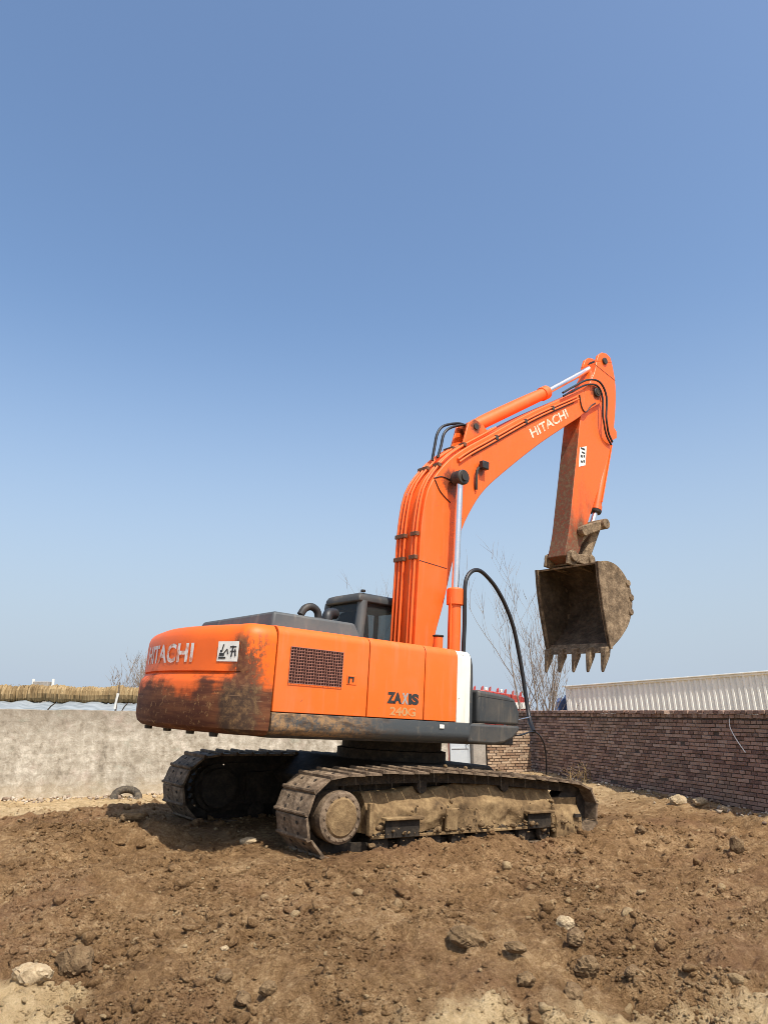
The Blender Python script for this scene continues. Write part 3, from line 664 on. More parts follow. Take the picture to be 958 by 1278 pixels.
def make_track(s):
    cy = s * 1.295; mb = MB(); lp = resample(track_loop(), NS * 2 + 1)
    lp = lp[:-1]; n = len(lp); ins = []
    for i in range(n):
        a, b = np.array(lp[i - 1]), np.array(lp[(i + 1) % n]); d = (b - a) / np.linalg.norm(b - a); nn = np.array([d[1], -d[0]]) * (-1)
        ins.append(d)
    for i in range(NS):                                         # chain links
        p = np.array(LOOP[i * 8]); q = np.array(LOOP[(i * 8 + 8)]); d = (q - p) / np.linalg.norm(q - p); inn = np.array([d[1], -d[0]])
        c = np.array([0.0, .38]); 
        if np.dot(inn, c - p) < 0: inn = -inn
        for yy in (-.1, .1):
            a, b = p + inn * .02, q + inn * .02; a2, b2 = a + inn * .10, b + inn * .10
            mb.add([(a[0], cy + yy - .02, a[1]), (b[0], cy + yy - .02, b[1]), (b2[0], cy + yy - .02, b2[1]), (a2[0], cy + yy - .02, a2[1]),
                    (a[0], cy + yy + .02, a[1]), (b[0], cy + yy + .02, b[1]), (b2[0], cy + yy + .02, b2[1]), (a2[0], cy + yy + .02, a2[1])],
                   [(0, 1, 2, 3), (7, 6, 5, 4), (0, 4, 5, 1), (1, 5, 6, 2), (2, 6, 7, 3), (3, 7, 4, 0)])
    ch = mb.build('track_chain', 'darksteel_and_shade', EX, smooth=0)
    for i in range(NS):
        p = np.array(LOOP[i * 8]); q = np.array(LOOP[i * 8 + 8]); m = (p + q) / 2; d = (q - p) / np.linalg.norm(q - p); out = np.array([-d[1], d[0]])
        if np.dot(out, m - np.array([0, .40])) < 0: out = -out; 
        X_ = Vector((d[0], 0, d[1])); Z_ = Vector((out[0], 0, out[1])); Y_ = Z_.cross(X_)
        mt = Matrix(((X_.x, Y_.x, Z_.x, m[0]), (X_.y, Y_.y, Z_.y, cy), (X_.z, Y_.z, Z_.z, m[1]), (0, 0, 0, 1)))
        mt = mt @ Matrix.Rotation(rng.normal(0, .012), 4, 'X') @ Matrix.Translation((0, rng.normal(0, .004), rng.normal(0, .003)))
        link_copy(proto, ch, mt)
    return ch
make_track(-1); far_ = make_track(1); far_.location = (-.10, .04, 0)
bpy.data.objects.remove(proto)
def lumpy_box(x0, x1, y0, y1, z0, z1, nx_, nz_, seed, amp, top=None):
    """mud-caked box: outer (-y side seen) face displaced, closed solid"""
    vs = []; mb = MB(); xs = np.linspace(x0, x1, nx_); zs = np.linspace(0, 1, nz_)
    for x in xs:
        zt = z1 if top is None else top(x)
        for t in zs:
            z = z0 + (zt - z0) * t; dd = (fbm(np.array([x * 1.0]), np.array([z]), .35, 4, seed)[0] - .5) * amp * 2
            edge = min(1, (1 - t) * 2.2); vs.append((x, y0 - dd * edge + (1 - edge) * .15, z + (fbm(np.array([x]), np.array([z + 9]), .3, 3, seed + 3)[0] - .5) * amp))
        vs.append((x, y1, zt)); vs.append((x, y1, z0))
    m = nz_ + 2; fs = [(i * m + k, (i + 1) * m + k, (i + 1) * m + (k + 1) % m, i * m + (k + 1) % m) for i in range(nx_ - 1) for k in range(m)]
    fs += [tuple(range(m)), tuple(range((nx_ - 1) * m + m - 1, (nx_ - 1) * m - 1, -1))]
    return mb.add(vs, fs)
def undercarriage(s):
    yo, yi = s * 1.50, s * 1.09
    y0, y1 = (yo, yi)
    # frame web and mud cake
    mb = lumpy_box(-1.50, 1.50, yo if s < 0 else -yo, yi if s < 0 else -yi, .20, .58, 120, 26, 301 + s, .10, lambda x: .64 + .035 * math.sin(x * 2.1 + 1) + .02 * math.sin(x * 5.3))
    if s > 0: mb.v = [(x, -y, z) for x, y, z in mb.v]
    fr = mb.build('track_frame', 'mud' if s < 0 else 'darksteel_and_shade', EX, smooth=60)  # far frame takes the dark material: shade between the tracks painted in
    MB().cyl((-1.91, s * 1.15, .400), (-1.91, s * 1.19, .400), .285, 28).build('drive_guard', 'darksteel_and_shade', EX); MB().box(-1.80, 1.62, min(s * 1.16, s * 1.20), max(s * 1.16, s * 1.20), .12, .70).build('inner_web', 'darksteel_and_shade', EX)
    for (a, b) in ((-1.30, -.83), (.94, 1.36)):                  # flat dark plates painting the shade of step recesses, with a ledge
        MB().box(a, b, min(yo + s * .03, yo + s * .055), max(yo + s * .03, yo + s * .055), .17, .34).build('recess_shade', 'darksteel_and_shade', fr, .006)
        MB().box(a - .03, b + .03, min(yo, yo + s * .10), max(yo, yo + s * .10), .345, .375).build('step_ledge', 'mud', fr, .008)
    MB().box(-.42, -.25, min(yo, yo + s * .05), max(yo, yo + s * .05), .20, .44).build('brace', 'mud', fr, .015)
    MB().box(-1.52, -1.47, min(yo, yo + s * .06), max(yo, yo + s * .06), .20, .52).build('brace', 'mud', fr, .01)
    MB().box(-1.45, 1.45, min(yo, yo + s * .035), max(yo, yo + s * .035), .165, .195).build('lower_flange', 'mud', fr, .006)
    for x in np.linspace(-1.32, 1.30, 8):
        MB().tube([(x, s * 1.09, .115), (x, s * 1.13, .115), (x, s * 1.14, .115), (x, s * 1.45, .115), (x, s * 1.46, .115), (x, s * 1.50, .115)], [.115, .115, .09, .09, .115, .105], 18).build('roller', 'darksteel_and_shade', EX, smooth=30)
    for x in (-.7, .65): MB().cyl((x, s * 1.15, .66), (x, s * 1.42, .66), .075, 16).build('carrier_roller', 'darksteel_and_shade', EX)
    # idler with its yoke
    idl = MB().tube([(1.93, s * 1.17, .345), (1.93, s * 1.21, .345), (1.93, s * 1.22, .345), (1.93, s * 1.37, .345), (1.93, s * 1.38, .345), (1.93, s * 1.42, .345)], [.20, .265, .235, .235, .265, .20], 28).build('idler', 'darksteel_and_shade', EX)
    yk = lumpy_box(1.50, 2.02, -1.53, -1.43, .03, .50, 16, 16, 351, .035)
    if s > 0: yk.v = [(x, -y, z) for x, y, z in yk.v]
    yko = yk.build('idler_yoke', 'mud', EX, smooth=60); MB().box(1.84, 1.96, min(s * 1.53, s * 1.56), max(s * 1.53, s * 1.56), .27, .31).build('slot', 'darksteel_and_shade', yko)
    # sprocket and final drive
    sp = MB(); c = (-1.91, .400); teeth = []
    for i in range(42):
        r_ = .27 if (i // 1) % 2 else .315; a = 2 * math.pi * i / 42; teeth.append((c[0] + r_ * math.cos(a), c[1] + r_ * math.sin(a)))
    sp.prism(teeth, s * 1.295 - .035, s * 1.295 + .035).build('sprocket', 'darksteel_and_shade', EX, smooth=0)
    MB().tube([(c[0], s * 1.05, c[1]), (c[0], s * 1.48, c[1]), (c[0], s * 1.50, c[1]), (c[0], s * 1.585, c[1]), (c[0], s * 1.60, c[1])], [.235, .235, .25, .25, .225], 36).build('final_drive', 'shoe' if s < 0 else 'darksteel_and_shade', EX, smooth=30)  # far drive darkened likewise, its colour standing in for shade
    fd = bpy.data.objects['final_drive'] if s < 0 else bpy.data.objects['final_drive.001']
    MB().tube([(c[0], s * 1.60, c[1]), (c[0], s * 1.615, c[1])], [.19, .17], 30).build('cover_plate', 'mud', fd)
    for i in range(14):
        a = 2 * math.pi * i / 14; x, z = c[0] + .208 * math.cos(a), c[1] + .208 * math.sin(a); MB().cyl((x, s * 1.60, z), (x, s * 1.612, z), .013, 6).build('bolt', 'shoe', fd)
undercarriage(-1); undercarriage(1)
MB().prism([(-1.0, .38), (1.0, .38), (1.15, .60), (.75, .86), (-.75, .86), (-1.15, .60)], -1.09, 1.09).build('car_body', 'darksteel_and_shade', EX, .03)
MB().tube([(0, 0, .85), (0, 0, .98), (0, 0, .99), (0, 0, 1.12)], [.72, .72, .66, .66], 48).build('swing_bearing', 'darksteel_and_shade', EX, smooth=30)

# upper structure ---------------------------------------------------
YS = -1.335
MB().box(-2.64, 1.0, -1.25, 1.28, 1.12, 1.34).build('main_deck', 'black', EX, .02)
def profile_panel(x0, x1, zb, zt, rad=.10, depth=.14, th=.03):
    """door pressed from sheet: flat side, rounded shoulder on top"""
    pr = [(YS, zb), (YS, zt - rad)] + [(YS + rad - rad * math.cos(R_(a)), zt - rad + rad * math.sin(R_(a))) for a in (18, 36, 54, 72, 90)] + [(YS + rad + depth, zt + .005)]
    inn = [(y + th, z - (th if z > zb else 0)) for y, z in pr]; inn = [(max(y, YS + th), z) for y, z in inn]
    vs = []; n = len(pr)
    for x in (x0, x1): vs += [(x, y, z) for y, z in pr] + [(x, y, z) for y, z in inn]
    fs = []
    for i in range(n - 1):
        fs += [(i, i + 1, 2 * n + i + 1, 2 * n + i), (n + i + 1, n + i, 3 * n + i, 3 * n + i + 1), (i, n + i, n + i + 1, i + 1), (2 * n + i, 2 * n + i + 1, 3 * n + i + 1, 3 * n + i)]
    fs += [(0, 2 * n, 3 * n, n), (n - 1, 2 * n - 1, 4 * n - 1, 3 * n - 1)]
    return MB().add(vs, fs)
ZB, ZT = 1.375, 2.235
d1 = profile_panel(-2.655, -1.482, ZB, ZT).build('side_door', 'orange', EX, .006)
d2 = profile_panel(-1.468, -.652, ZB, ZT).build('side_door', 'orange', EX, .006)
d3 = profile_panel(-.638, -.122, ZB, ZT).build('side_door', 'orange', EX, .006)
d4 = profile_panel(-.119, .105, ZB - .01, ZT - .01).build('white_corner_panel', 'white', EX, .006)
MB().box(-2.64, -.66, -1.295, 1.28, 1.342, 2.19).build('engine_bay', 'black', EX, .03)
MB().box(-.655, .10, -1.295, -.36, 1.342, 2.19).build('tank', 'black', EX, .03)
MB().box(-1.5, .09, -1.08, -.36, 2.192, 2.236).build('tank_top', 'orange', EX, .02)
# rounded grey nose in front of the tank
nose = [(.107, YS + .004)] + [(.107 + .14 * math.sin(R_(a)), YS + .19 - .186 * math.cos(R_(a))) for a in (15, 30, 45, 60, 75, 90)] + [(.25, -.36), (.107, -.36)]
mbn = MB(); n_ = len(nose); lay = [(1.345, 0), (1.9, 0), (2.05, .012), (2.14, .04), (2.19, .085), (2.205, .12)]
vs = [(.107 + (x - .107) * (1 - ins / .15 * .9), y + (ins * .35 if y < -.5 else 0), z) for z, ins in lay for x, y in nose]
fs = [(k * n_ + i, k * n_ + (i + 1) % n_, (k + 1) * n_ + (i + 1) % n_, (k + 1) * n_ + i) for k in range(len(lay) - 1) for i in range(n_)] + [tuple(range(n_)), tuple(range(len(lay) * n_ - 1, (len(lay) - 1) * n_ - 1, -1))]
mbn.add(vs, fs).build('tank_nose', 'grey', EX, smooth=50)
# side skirt (half-round lower rail)
def skirt(x0, x1):
    pr = [(YS - .004, 1.366), (YS - .012, 1.25)] + [(YS - .012 + .13 - .13 * math.cos(R_(a)), 1.24 - .10 * math.sin(R_(a))) for a in (20, 40, 60, 80)] + [(YS + .3, 1.125), (YS + .3, 1.366)]
    n = len(pr); vs = [(x, y, z) for x in (x0, x1) for y, z in pr]
    return MB().add(vs, [tuple(range(n)), tuple(range(2 * n - 1, n - 1, -1))] + [(i, (i + 1) % n, n + (i + 1) % n, n + i) for i in range(n)])
skirt(-2.655, .10).build('side_skirt', 'skirt', EX, .004, smooth=40)
MB().box(-.40, -.33, YS - .022, YS - .013, 1.29, 1.335).build('reflector', 'label_white', EX, .003)
# tool box and step at the front right
tbx = MB().prism([(.255, 1.372), (1.02, 1.372), (1.03, 1.52), (1.0, 1.60), (.94, 1.70), (.80, 1.735), (.255, 1.775)], YS + .01, -.40).build('tool_box', 'grey', EX, .035, seg=3)
MB().prism([(.255, 1.70), (.90, 1.665), (.90, 1.669), (.255, 1.704)], YS + .0075, YS + .0095).build('lid_seam', 'plastic', tbx)
MB().prism([(.105, 1.366), (.105, 1.14), (.55, 1.128), (.74, 1.15), (.90, 1.21), (1.01, 1.30), (1.03, 1.366)], YS + .004, -.42).build('front_skirt', 'grey', EX, .03, seg=3)
# counterweight
plan = [(-2.672, -1.335), (-2.80, -1.333), (-2.92, -1.30), (-3.02, -1.22), (-3.10, -1.09), (-3.17, -.90), (-3.24, -.58), (-3.29, -.26), (-3.30, 0)]
plan = plan + [(x, -y) for x, y in plan[-2::-1]]; plan = resample(catmull(plan, 120), 57); plan[0] = (-2.672, -1.335); plan[-1] = (-2.672, 1.335)
END = {.16: .10, .08: .05, .025: .012, .068: .004, .09: .02, .13: .055, .18: .085, .26: .15}
def inset(i, d):
    a, b = plan[max(i - 1, 0)], plan[min(i + 1, len(plan) - 1)]; t = np.array(b) - np.array(a); t /= np.linalg.norm(t); nn = np.array([-t[1], t[0]])
    p = np.array(plan[i]); c = np.array([-2.4, 0]); 
    if np.dot(nn, c - p) < 0: nn = -nn
    if i in (0, len(plan) - 1): nn = np.array([0, 1.0 if i == 0 else -1.0])
    ay = abs(p[1]); w = float(sstep(np.array(1.30 - ay), 0.0, .26)); d = d * w + (1 - w) * END.get(round(d, 4), 0.0)
    q = p + nn * d; return q[0], q[1]
lay = [(1.135, .16), (1.15, .08), (1.19, .025), (1.26, 0), (1.45, -.005), (1.62, 0), (1.655, .012), (1.735, .075), (1.742, .045), (1.80, .05), (1.95, .058), (2.05, .062), (2.11, .068), (2.16, .09), (2.20, .13), (2.225, .18), (2.235, .26)]
n_ = len(plan); vs = []
for z, d in lay:
    for i in range(n_): x, y = inset(i, d); vs.append((min(x, -2.672), y, z))
fs = [(k * n_ + i, k * n_ + i + 1, (k + 1) * n_ + i + 1, (k + 1) * n_ + i) for k in range(len(lay) - 1) for i in range(n_ - 1)]
fs += [tuple(range(n_)), tuple(range(len(lay) * n_ - 1, (len(lay) - 1) * n_ - 1, -1))] + [tuple([k * n_ for k in range(len(lay))] + [k * n_ + n_ - 1 for k in range(len(lay) - 1, -1, -1)])]
CW = MB().add(vs, fs).build('counterweight', 'cw', EX, .0, smooth=28)
for y in (-.85, -.3, .3, .85): MB().tube([(-3.02, y, 1.14), (-3.02, y, 1.10)], [.05, .045], 8).build('lifting_bolt', 'black', CW)
def cw_x(y, d=.05):
    ys = [inset(i, d)[1] for i in range(n_)]; xs = [inset(i, d)[0] for i in range(n_)]; return float(np.interp(y, ys, xs))
# lettering
def text_mesh(txt, size, bold=.0, shear=0, spacing=1.0):
    cu = bpy.data.curves.new('t', 'FONT'); cu.body = txt; cu.size = size; cu.offset = bold; cu.shear = shear; cu.space_character = spacing; cu.resolution_u = 4
    o = bpy.data.objects.new('t', cu); COL.objects.link(o); dg = bpy.context.evaluated_depsgraph_get(); dg.update()
    me = bpy.data.meshes.new_from_object(o.evaluated_get(dg)); v = np.array([q.co[:] for q in me.vertices]); f = [tuple(p.vertices) for p in me.polygons]
    bpy.data.objects.remove(o); return v, f
def fit(v, w, h):
    lo, hi = v[:, :2].min(0), v[:, :2].max(0); u = (v[:, :2] - lo) / (hi - lo); return u * np.array([w, h])
def side_text(txt, x0, z0, w, h, y, mat, parent, rot=0, bold=.02, th=.002, name='lettering'):
    v, f = text_mesh(txt, 1, bold); u = fit(v, w, h); c, s = math.cos(rot), math.sin(rot)
    P = [(x0 + a * c - b * s, y, z0 + a * s + b * c) for a, b in u]
    return MB().add(P, f).build(name, mat, parent, smooth=0)
v, f = text_mesh('HITACHI', 1, .03, spacing=1.05)
u = fit(v, 1.34, .205); P = [(cw_x(.80 - a, .052 + .0) - .006, .80 - a, 1.825 + b) for a, b in u]
MB().add(P, f).build('lettering', 'worn_white', CW, smooth=0)
yl, zl = np.linspace(-.93, -1.20, 8), (1.835, 2.035); vs = [(cw_x(y) - .006, y, z) for y in yl for z in zl]
lb = MB().add(vs, [(i * 2, i * 2 + 2, i * 2 + 3, i * 2 + 1) for i in range(7)]).build('warning_label', 'label_white', CW, smooth=0)
pic = MB()                                                   # excavator pictogram and strokes on the label
def stroke(a, b, w):                                         # (u right 0..1, v up 0..1)
    (u0, v0), (u1, v1) = a, b; dx, dz = u1 - u0, v1 - v0; L = math.hypot(dx, dz); nx_, nz_ = -dz / L * w, dx / L * w
    q = []
    for uu, vv in ((u0 + nx_, v0 + nz_), (u0 - nx_, v0 - nz_), (u1 - nx_, v1 - nz_), (u1 + nx_, v1 + nz_)):
        y = -.93 - .27 * uu; q.append((cw_x(y) - .010, y, 1.835 + .2 * vv))
    pic.add(q, [(0, 1, 2, 3)])
for a, b, w in (((.08, .18), (.42, .18), .05), ((.10, .34), (.34, .34), .07), ((.14, .50), (.24, .52), .05), ((.22, .5), (.28, .85), .03), ((.30, .38), (.46, .62), .025), ((.46, .62), (.52, .35), .025), ((.60, .72), (.92, .72), .035), ((.76, .78), (.70, .22), .035), ((.86, .6), (.90, .25), .035), ((.62, .5), (.92, .5), .03)): stroke(a, b, w)
pic.build('pictogram', 'label_dark', CW, smooth=0)
side_text('ZA', -1.20, 1.535, .215, .125, YS - .003, 'label_dark', d2, bold=.06); side_text('X', -.985, 1.535, .10, .125, YS - .003, 'silver', d2, bold=.05)
side_text('IS', -.885, 1.535, .155, .125, YS - .003, 'label_dark', d2, bold=.06); side_text('240G', -1.15, 1.405, .38, .095, YS - .003, 'ghost', d2, bold=.03)
# grille, latch
gb = MB().box(-2.50, -1.84, YS - .003, YS - .0005, 1.665, 2.03).build('grille', 'grille_back', d1, smooth=0)
bars = MB()
for i in range(21): x = -2.50 + .66 * i / 20; bars.box(x - .0028, x + .0028, YS - .012, YS - .004, 1.665, 2.03)
for i in range(13): z = 1.665 + .365 * i / 12; bars.box(-2.505, -1.835, YS - .016, YS - .0125, z - .0028, z + .0028)
bars.build('grille_wire', 'grille_bar', gb, smooth=0)
MB().box(-1.77, -1.64, YS - .006, YS - .0005, 1.70, 1.80).build('latch', 'orange', d1, .006)
MB().box(-1.755, -1.735, YS - .012, YS - .0065, 1.715, 1.785).box(-1.733, -1.68, YS - .012, YS - .0065, 1.77, 1.785).box(-1.70, -1.68, YS - .012, YS - .0065, 1.73, 1.769).build('latch_handle', 'plastic', d1)
# hood
hd = MB(); lo = [(-2.63, -1.12), (-1.42, -1.12), (-1.42, .80), (-2.63, .80)]; hi = [(-2.60, -1.09), (-1.52, -1.08), (-1.52, .70), (-2.60, .60)]
hd.add([(x, y, 2.20 + (.0 if y < 0 else .02)) for x, y in lo] + [(hi[0][0], hi[0][1], 2.405), (hi[1][0], hi[1][1], 2.40), (hi[2][0], hi[2][1], 2.43), (hi[3][0], hi[3][1], 2.39)],
       [(3, 2, 1, 0), (4, 5, 6, 7), (0, 1, 5, 4), (1, 2, 6, 5), (2, 3, 7, 6), (3, 0, 4, 7)])
hd.build('engine_hood', 'hood', EX, .03, seg=3)
MB().box(-1.40, -.70, .30, 1.25, 2.20, 2.34).build('rear_cover', 'grey', EX, .04)
ex = MB().tube(catmull([(-1.12, .30, 2.3), (-1.12, .30, 2.58), (-1.15, .30, 2.69), (-1.24, .30, 2.735), (-1.34, .30, 2.70), (-1.40, .30, 2.61)], 18), .05, 14).build('exhaust_pipe', 'black', EX, smooth=40)
MB().cyl((-1.12, .30, 2.42), (-1.12, .30, 2.60), .085, 18).build('clamp', 'black', ex, .01)
MB().tube(catmull([(-.9, .42, 2.3), (-.9, .42, 2.62), (-.85, .45, 2.70), (-.72, .5, 2.72)], 12), .075, 14).build('intake_duct', 'plastic', EX, smooth=40)

# cab ---------------------------------------------------------------
CX0, CX1, CY0, CY1, CZ0, CZ1 = -.46, 1.22, .34, 1.28, 1.345, 3.07
cabp = [(CX0, CZ0), (CX1, CZ0), (CX1 + .04, 1.9), (CX1 - .02, 2.5), (CX1 - .30, 2.98), (CX1 - .42, CZ1 - .02), (CX0 + .16, CZ1 - .03), (CX0 + .05, CZ1 - .09), (CX0, CZ1 - .2)]
fr_ = MB()
def cbar(a, b, w, d=.06):
    fr_.tube([a, b], w, 8)
lowr = MB().prism([(CX0, CZ0), (CX1, CZ0), (CX1 + .04, 1.9), (CX0, 2.30)], CY0, CY1).build('cab', 'grey', EX, .04, seg=3)
roof_ = MB(); 
vs = []
for z, i in ((2.93, 0), (2.99, 0), (3.04, .03), (3.07, .10)):
    for x, y in ((CX0 + .02 + i, CY0 + i), (CX1 - .34 - i, CY0 + i), (CX1 - .30 - i, CY0 + .1 + i), (CX1 - .30 - i, CY1 - .1 - i), (CX1 - .34 - i, CY1 - i), (CX0 + .12 + i, CY1 - i), (CX0 + .02 + i, CY1 - .12 - i)): vs.append((x, y, z))
n7 = 7; roof_.add(vs, [tuple(range(6, -1, -1)), tuple(range(21, 28))] + [(k * 7 + i, k * 7 + (i + 1) % 7, (k + 1) * 7 + (i + 1) % 7, (k + 1) * 7 + i) for k in range(3) for i in range(7)])
roof_.build('roof', 'grey', lowr, .02, smooth=50)
pil = [((CX0 + .07, CY0 + .045, 2.29), (CX0 + .13, CY0 + .06, 2.95), .075), ((CX0 + .07, CY1 - .06, 2.29), (CX0 + .12, CY1 - .08, 2.95), .075),
       ((CX1 - .02, CY0 + .04, 1.88), (CX1 - .33, CY0 + .06, 2.95), .045), ((CX1 - .02, CY1 - .04, 1.88), (CX1 - .33, CY1 - .06, 2.95), .045), ((.42, CY0 + .04, 2.1), (.42, CY0 + .05, 2.95), .035), ((.42, CY1 - .04, 2.1), (.42, CY1 - .05, 2.95), .04)]
for a, b, w in pil: MB().tube([a, b], w, 10).build('pillar', 'hood' if w > .07 else 'plastic', lowr, smooth=60)
def pane(q, nm='window'):
    MB().add(q, [(0, 1, 2, 3)]).build(nm, 'glass', lowr, smooth=0)
pane([(CX0 + .13, CY0 + .03, 2.28), (.40, CY0 + .03, 2.12), (.40, CY0 + .045, 2.93), (CX0 + .18, CY0 + .045, 2.93)])
pane([(.44, CY0 + .03, 2.1), (CX1 - .05, CY0 + .03, 1.92), (CX1 - .36, CY0 + .045, 2.93), (.44, CY0 + .045, 2.93)])
pane([(CX0 + .04, CY0 + .12, 2.29), (CX0 + .04, CY1 - .13, 2.29), (CX0 + .09, CY1 - .14, 2.94), (CX0 + .09, CY0 + .13, 2.94)])
pane([(CX1, CY0 + .07, 1.9), (CX1, CY1 - .07, 1.9), (CX1 - .32, CY1 - .08, 2.95), (CX1 - .32, CY0 + .08, 2.95)], 'windscreen')
pane([(CX0 + .13, CY1 - .03, 2.28), (CX1 - .05, CY1 - .03, 1.92), (CX1 - .36, CY1 - .045, 2.93), (CX0 + .18, CY1 - .045, 2.93)])
MB().prism([(-.22, 1.9), (.25, 1.9), (.25, 2.1), (-.02, 2.12), (-.10, 2.80), (-.20, 2.84), (-.28, 2.7)], .58, 1.04).build('seat', 'plastic', lowr, .05, seg=3)
MB().box(-.30, .40, CY0 + .08, CY1 - .08, 2.86, 2.925).build('headliner', 'plastic', lowr)
MB().box(CX0 + .1, CX0 + .16, CY0 + .04, CY0 + .09, 3.071, 3.11).build('roof_lamp', 'plastic', lowr, .01)

# boom ----------------------------------------------------------------
BB = [(.10, 1.70), (.115, 2.39), (.12, 2.84), (.13, 3.40), (.135, 3.79), (.155, 4.15), (.22, 4.55), (.36, 4.83), (.63, 5.16), (.96, 5.44), (1.40, 5.75), (2.47, 6.50), (3.62, 7.22), (4.00, 7.46)]
BF = [(.38, 1.70), (.455, 2.39), (.60, 2.91), (.68, 3.22), (.76, 3.56), (.92, 4.08), (1.11, 4.46), (1.39, 4.85), (1.84, 5.27), (2.65, 5.95), (3.39, 6.51), (3.80, 6.81), (3.95, 6.95)]
NB = 46; bb = resample(catmull(BB, 160), NB); bf = resample(catmull(BF, 160), NB)
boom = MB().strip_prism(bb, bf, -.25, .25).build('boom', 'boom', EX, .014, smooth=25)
for s in (-1, 1):                                             # fork cheeks at the tip
    ck = [(3.93, 6.93), (4.10, 7.06)] + arc(4.33, 7.48, .215, -62, 118, 16) + [(4.0, 7.475)]
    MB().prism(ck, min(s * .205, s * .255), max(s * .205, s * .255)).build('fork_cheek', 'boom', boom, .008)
    MB().cyl((4.33, s * .255, 7.48), (4.33, s * .30, 7.48), .085, 24).build('pin_boss', 'black', boom, .01)
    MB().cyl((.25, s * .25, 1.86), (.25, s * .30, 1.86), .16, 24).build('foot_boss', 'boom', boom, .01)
MB().cyl((4.33, -.31, 7.48), (4.33, .31, 7.48), .05, 20).build('tip_pin', 'darksteel_and_shade', boom)
MB().strip_prism([(x, z) for x, z in [(.125, 3.535), (.66, 3.505)]], [(.125, 3.527), (.66, 3.497)], -.2545, -.2515).build('weld_seam', 'black', boom)
ang = math.atan2(6.80 - 6.06, 3.53 - 2.47); side_text('HITACHI', 2.53, 6.05, 1.20, .165, -.2545, 'boom_white', boom, ang, .025)
# pipes along the boom back and flank
def offs(pts, d):
    out = []; n = len(pts)
    for i in range(n):
        a, b = np.array(pts[max(i - 1, 0)]), np.array(pts[min(i + 1, n - 1)]); t = (b - a) / np.linalg.norm(b - a); out.append(tuple(np.array(pts[i]) + np.array([-t[1], t[0]]) * d))
    return out
for y, d, a, b in ((-.20, .045, 3, 30), (-.13, .045, 3, 30), (.05, .045, 3, 26), (.13, .045, 3, 26), (.21, .045, 3, 30)):
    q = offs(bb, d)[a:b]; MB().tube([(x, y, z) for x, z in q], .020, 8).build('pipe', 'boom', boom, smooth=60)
for k in (11, 13, 20, 24):
    q = offs(bb, .045)[k]
    for y0, y1 in ((-.235, -.10), (.02, .24)): MB().box(q[0] - .035, q[0] + .028, y0, y1, q[1] - .03, q[1] + .03).build('pipe_clamp', 'arm_in', boom, .006)
for d, a in ((-.075, 22), (-.125, 22)):
    q = offs(bb, d)[a:44]; MB().tube([(x, -.272, z) for x, z in q], .017, 8).build('pipe', 'boom', boom, smooth=60)
for d, a in ((-.10, 23), (-.15, 24)):
    q = offs(bb, d)[a:43]; MB().tube([(x, -.262, z) for x, z in q], .011, 6).build('hose', 'rubber', boom, smooth=60)
for k in (28, 33, 38):
    q = offs(bb, -.10)[k]; MB().box(q[0] - .03, q[0] + .03, -.295, -.251, q[1] - .035, q[1] + .045).build('pipe_clamp', 'black', boom, .005)
MB().tube([(x, -.256, z) for x, z in catmull([(.34, 4.80), (.50, 4.86), (.70, 4.85)], 10)], .008, 5).build('grease_line', 'rubber', boom)
MB().tube([(x, -.256, z) for x, z in catmull([(.36, 4.78), (.48, 4.62), (.68, 4.50)], 10)], .008, 5).build('grease_line', 'rubber', boom)
MB().tube(catmull([(.56, .05, 5.20), (.60, .05, 5.45), (.65, .05, 5.68), (.78, .05, 5.84), (1.08, .05, 5.97), (1.32, .06, 5.99)], 30), .022, 9).build('hose', 'rubber', boom, smooth=60)
MB().tube(catmull([(.60, -.03, 5.24), (.66, -.03, 5.45), (.71, -.03, 5.66), (.84, -.03, 5.80), (1.10, -.02, 5.93), (1.32, 0, 5.97)], 30), .022, 9).build('hose', 'rubber', boom, smooth=60)
wl = MB().box(1.25, 1.39, -.36, -.27, 5.17, 5.30).build('work_lamp', 'plastic', boom, .015); MB().tube([(1.27, -.26, 5.20), (1.18, -.30, 5.12), (1.17, -.30, 4.98), (1.20, -.27, 4.82)], .022, 8).build('lamp_bracket', 'black', wl)
# arm cylinder and brackets
for s in (-1, 1):
    MB().prism([(.98, 5.44), (1.62, 5.88), (1.42, 6.02), (1.24, 6.04), (1.12, 5.94)], s * .13 - .02, s * .13 + .02).build('cylinder_bracket', 'boom', boom, .01)
cA, cB, cC = Vector((1.28, 0, 5.92)), Vector((3.20, 0, 7.20)), Vector((4.70, 0, 8.27)); d_ = (cB - cA).normalized()
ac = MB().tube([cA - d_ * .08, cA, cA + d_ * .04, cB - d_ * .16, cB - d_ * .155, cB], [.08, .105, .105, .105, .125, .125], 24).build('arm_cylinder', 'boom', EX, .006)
MB().cyl(cB, cC, .055, 18).build('rod', 'chrome', ac); MB().cyl((cA.x, -.17, cA.z), (cA.x, .17, cA.z), .05, 16).build('pin', 'black', ac)
MB().cyl((cC.x, -.11, cC.z), (cC.x, .11, cC.z), .10, 20).build('rod_eye', 'black', ac, .01)
MB().tube(catmull([(1.36, .10, 6.0), (1.6, .13, 6.24), (2.4, .13, 6.78), (3.05, .13, 7.2), (3.12, .10, 7.22)], 20), .018, 7).build('feed_pipe', 'boom', ac)
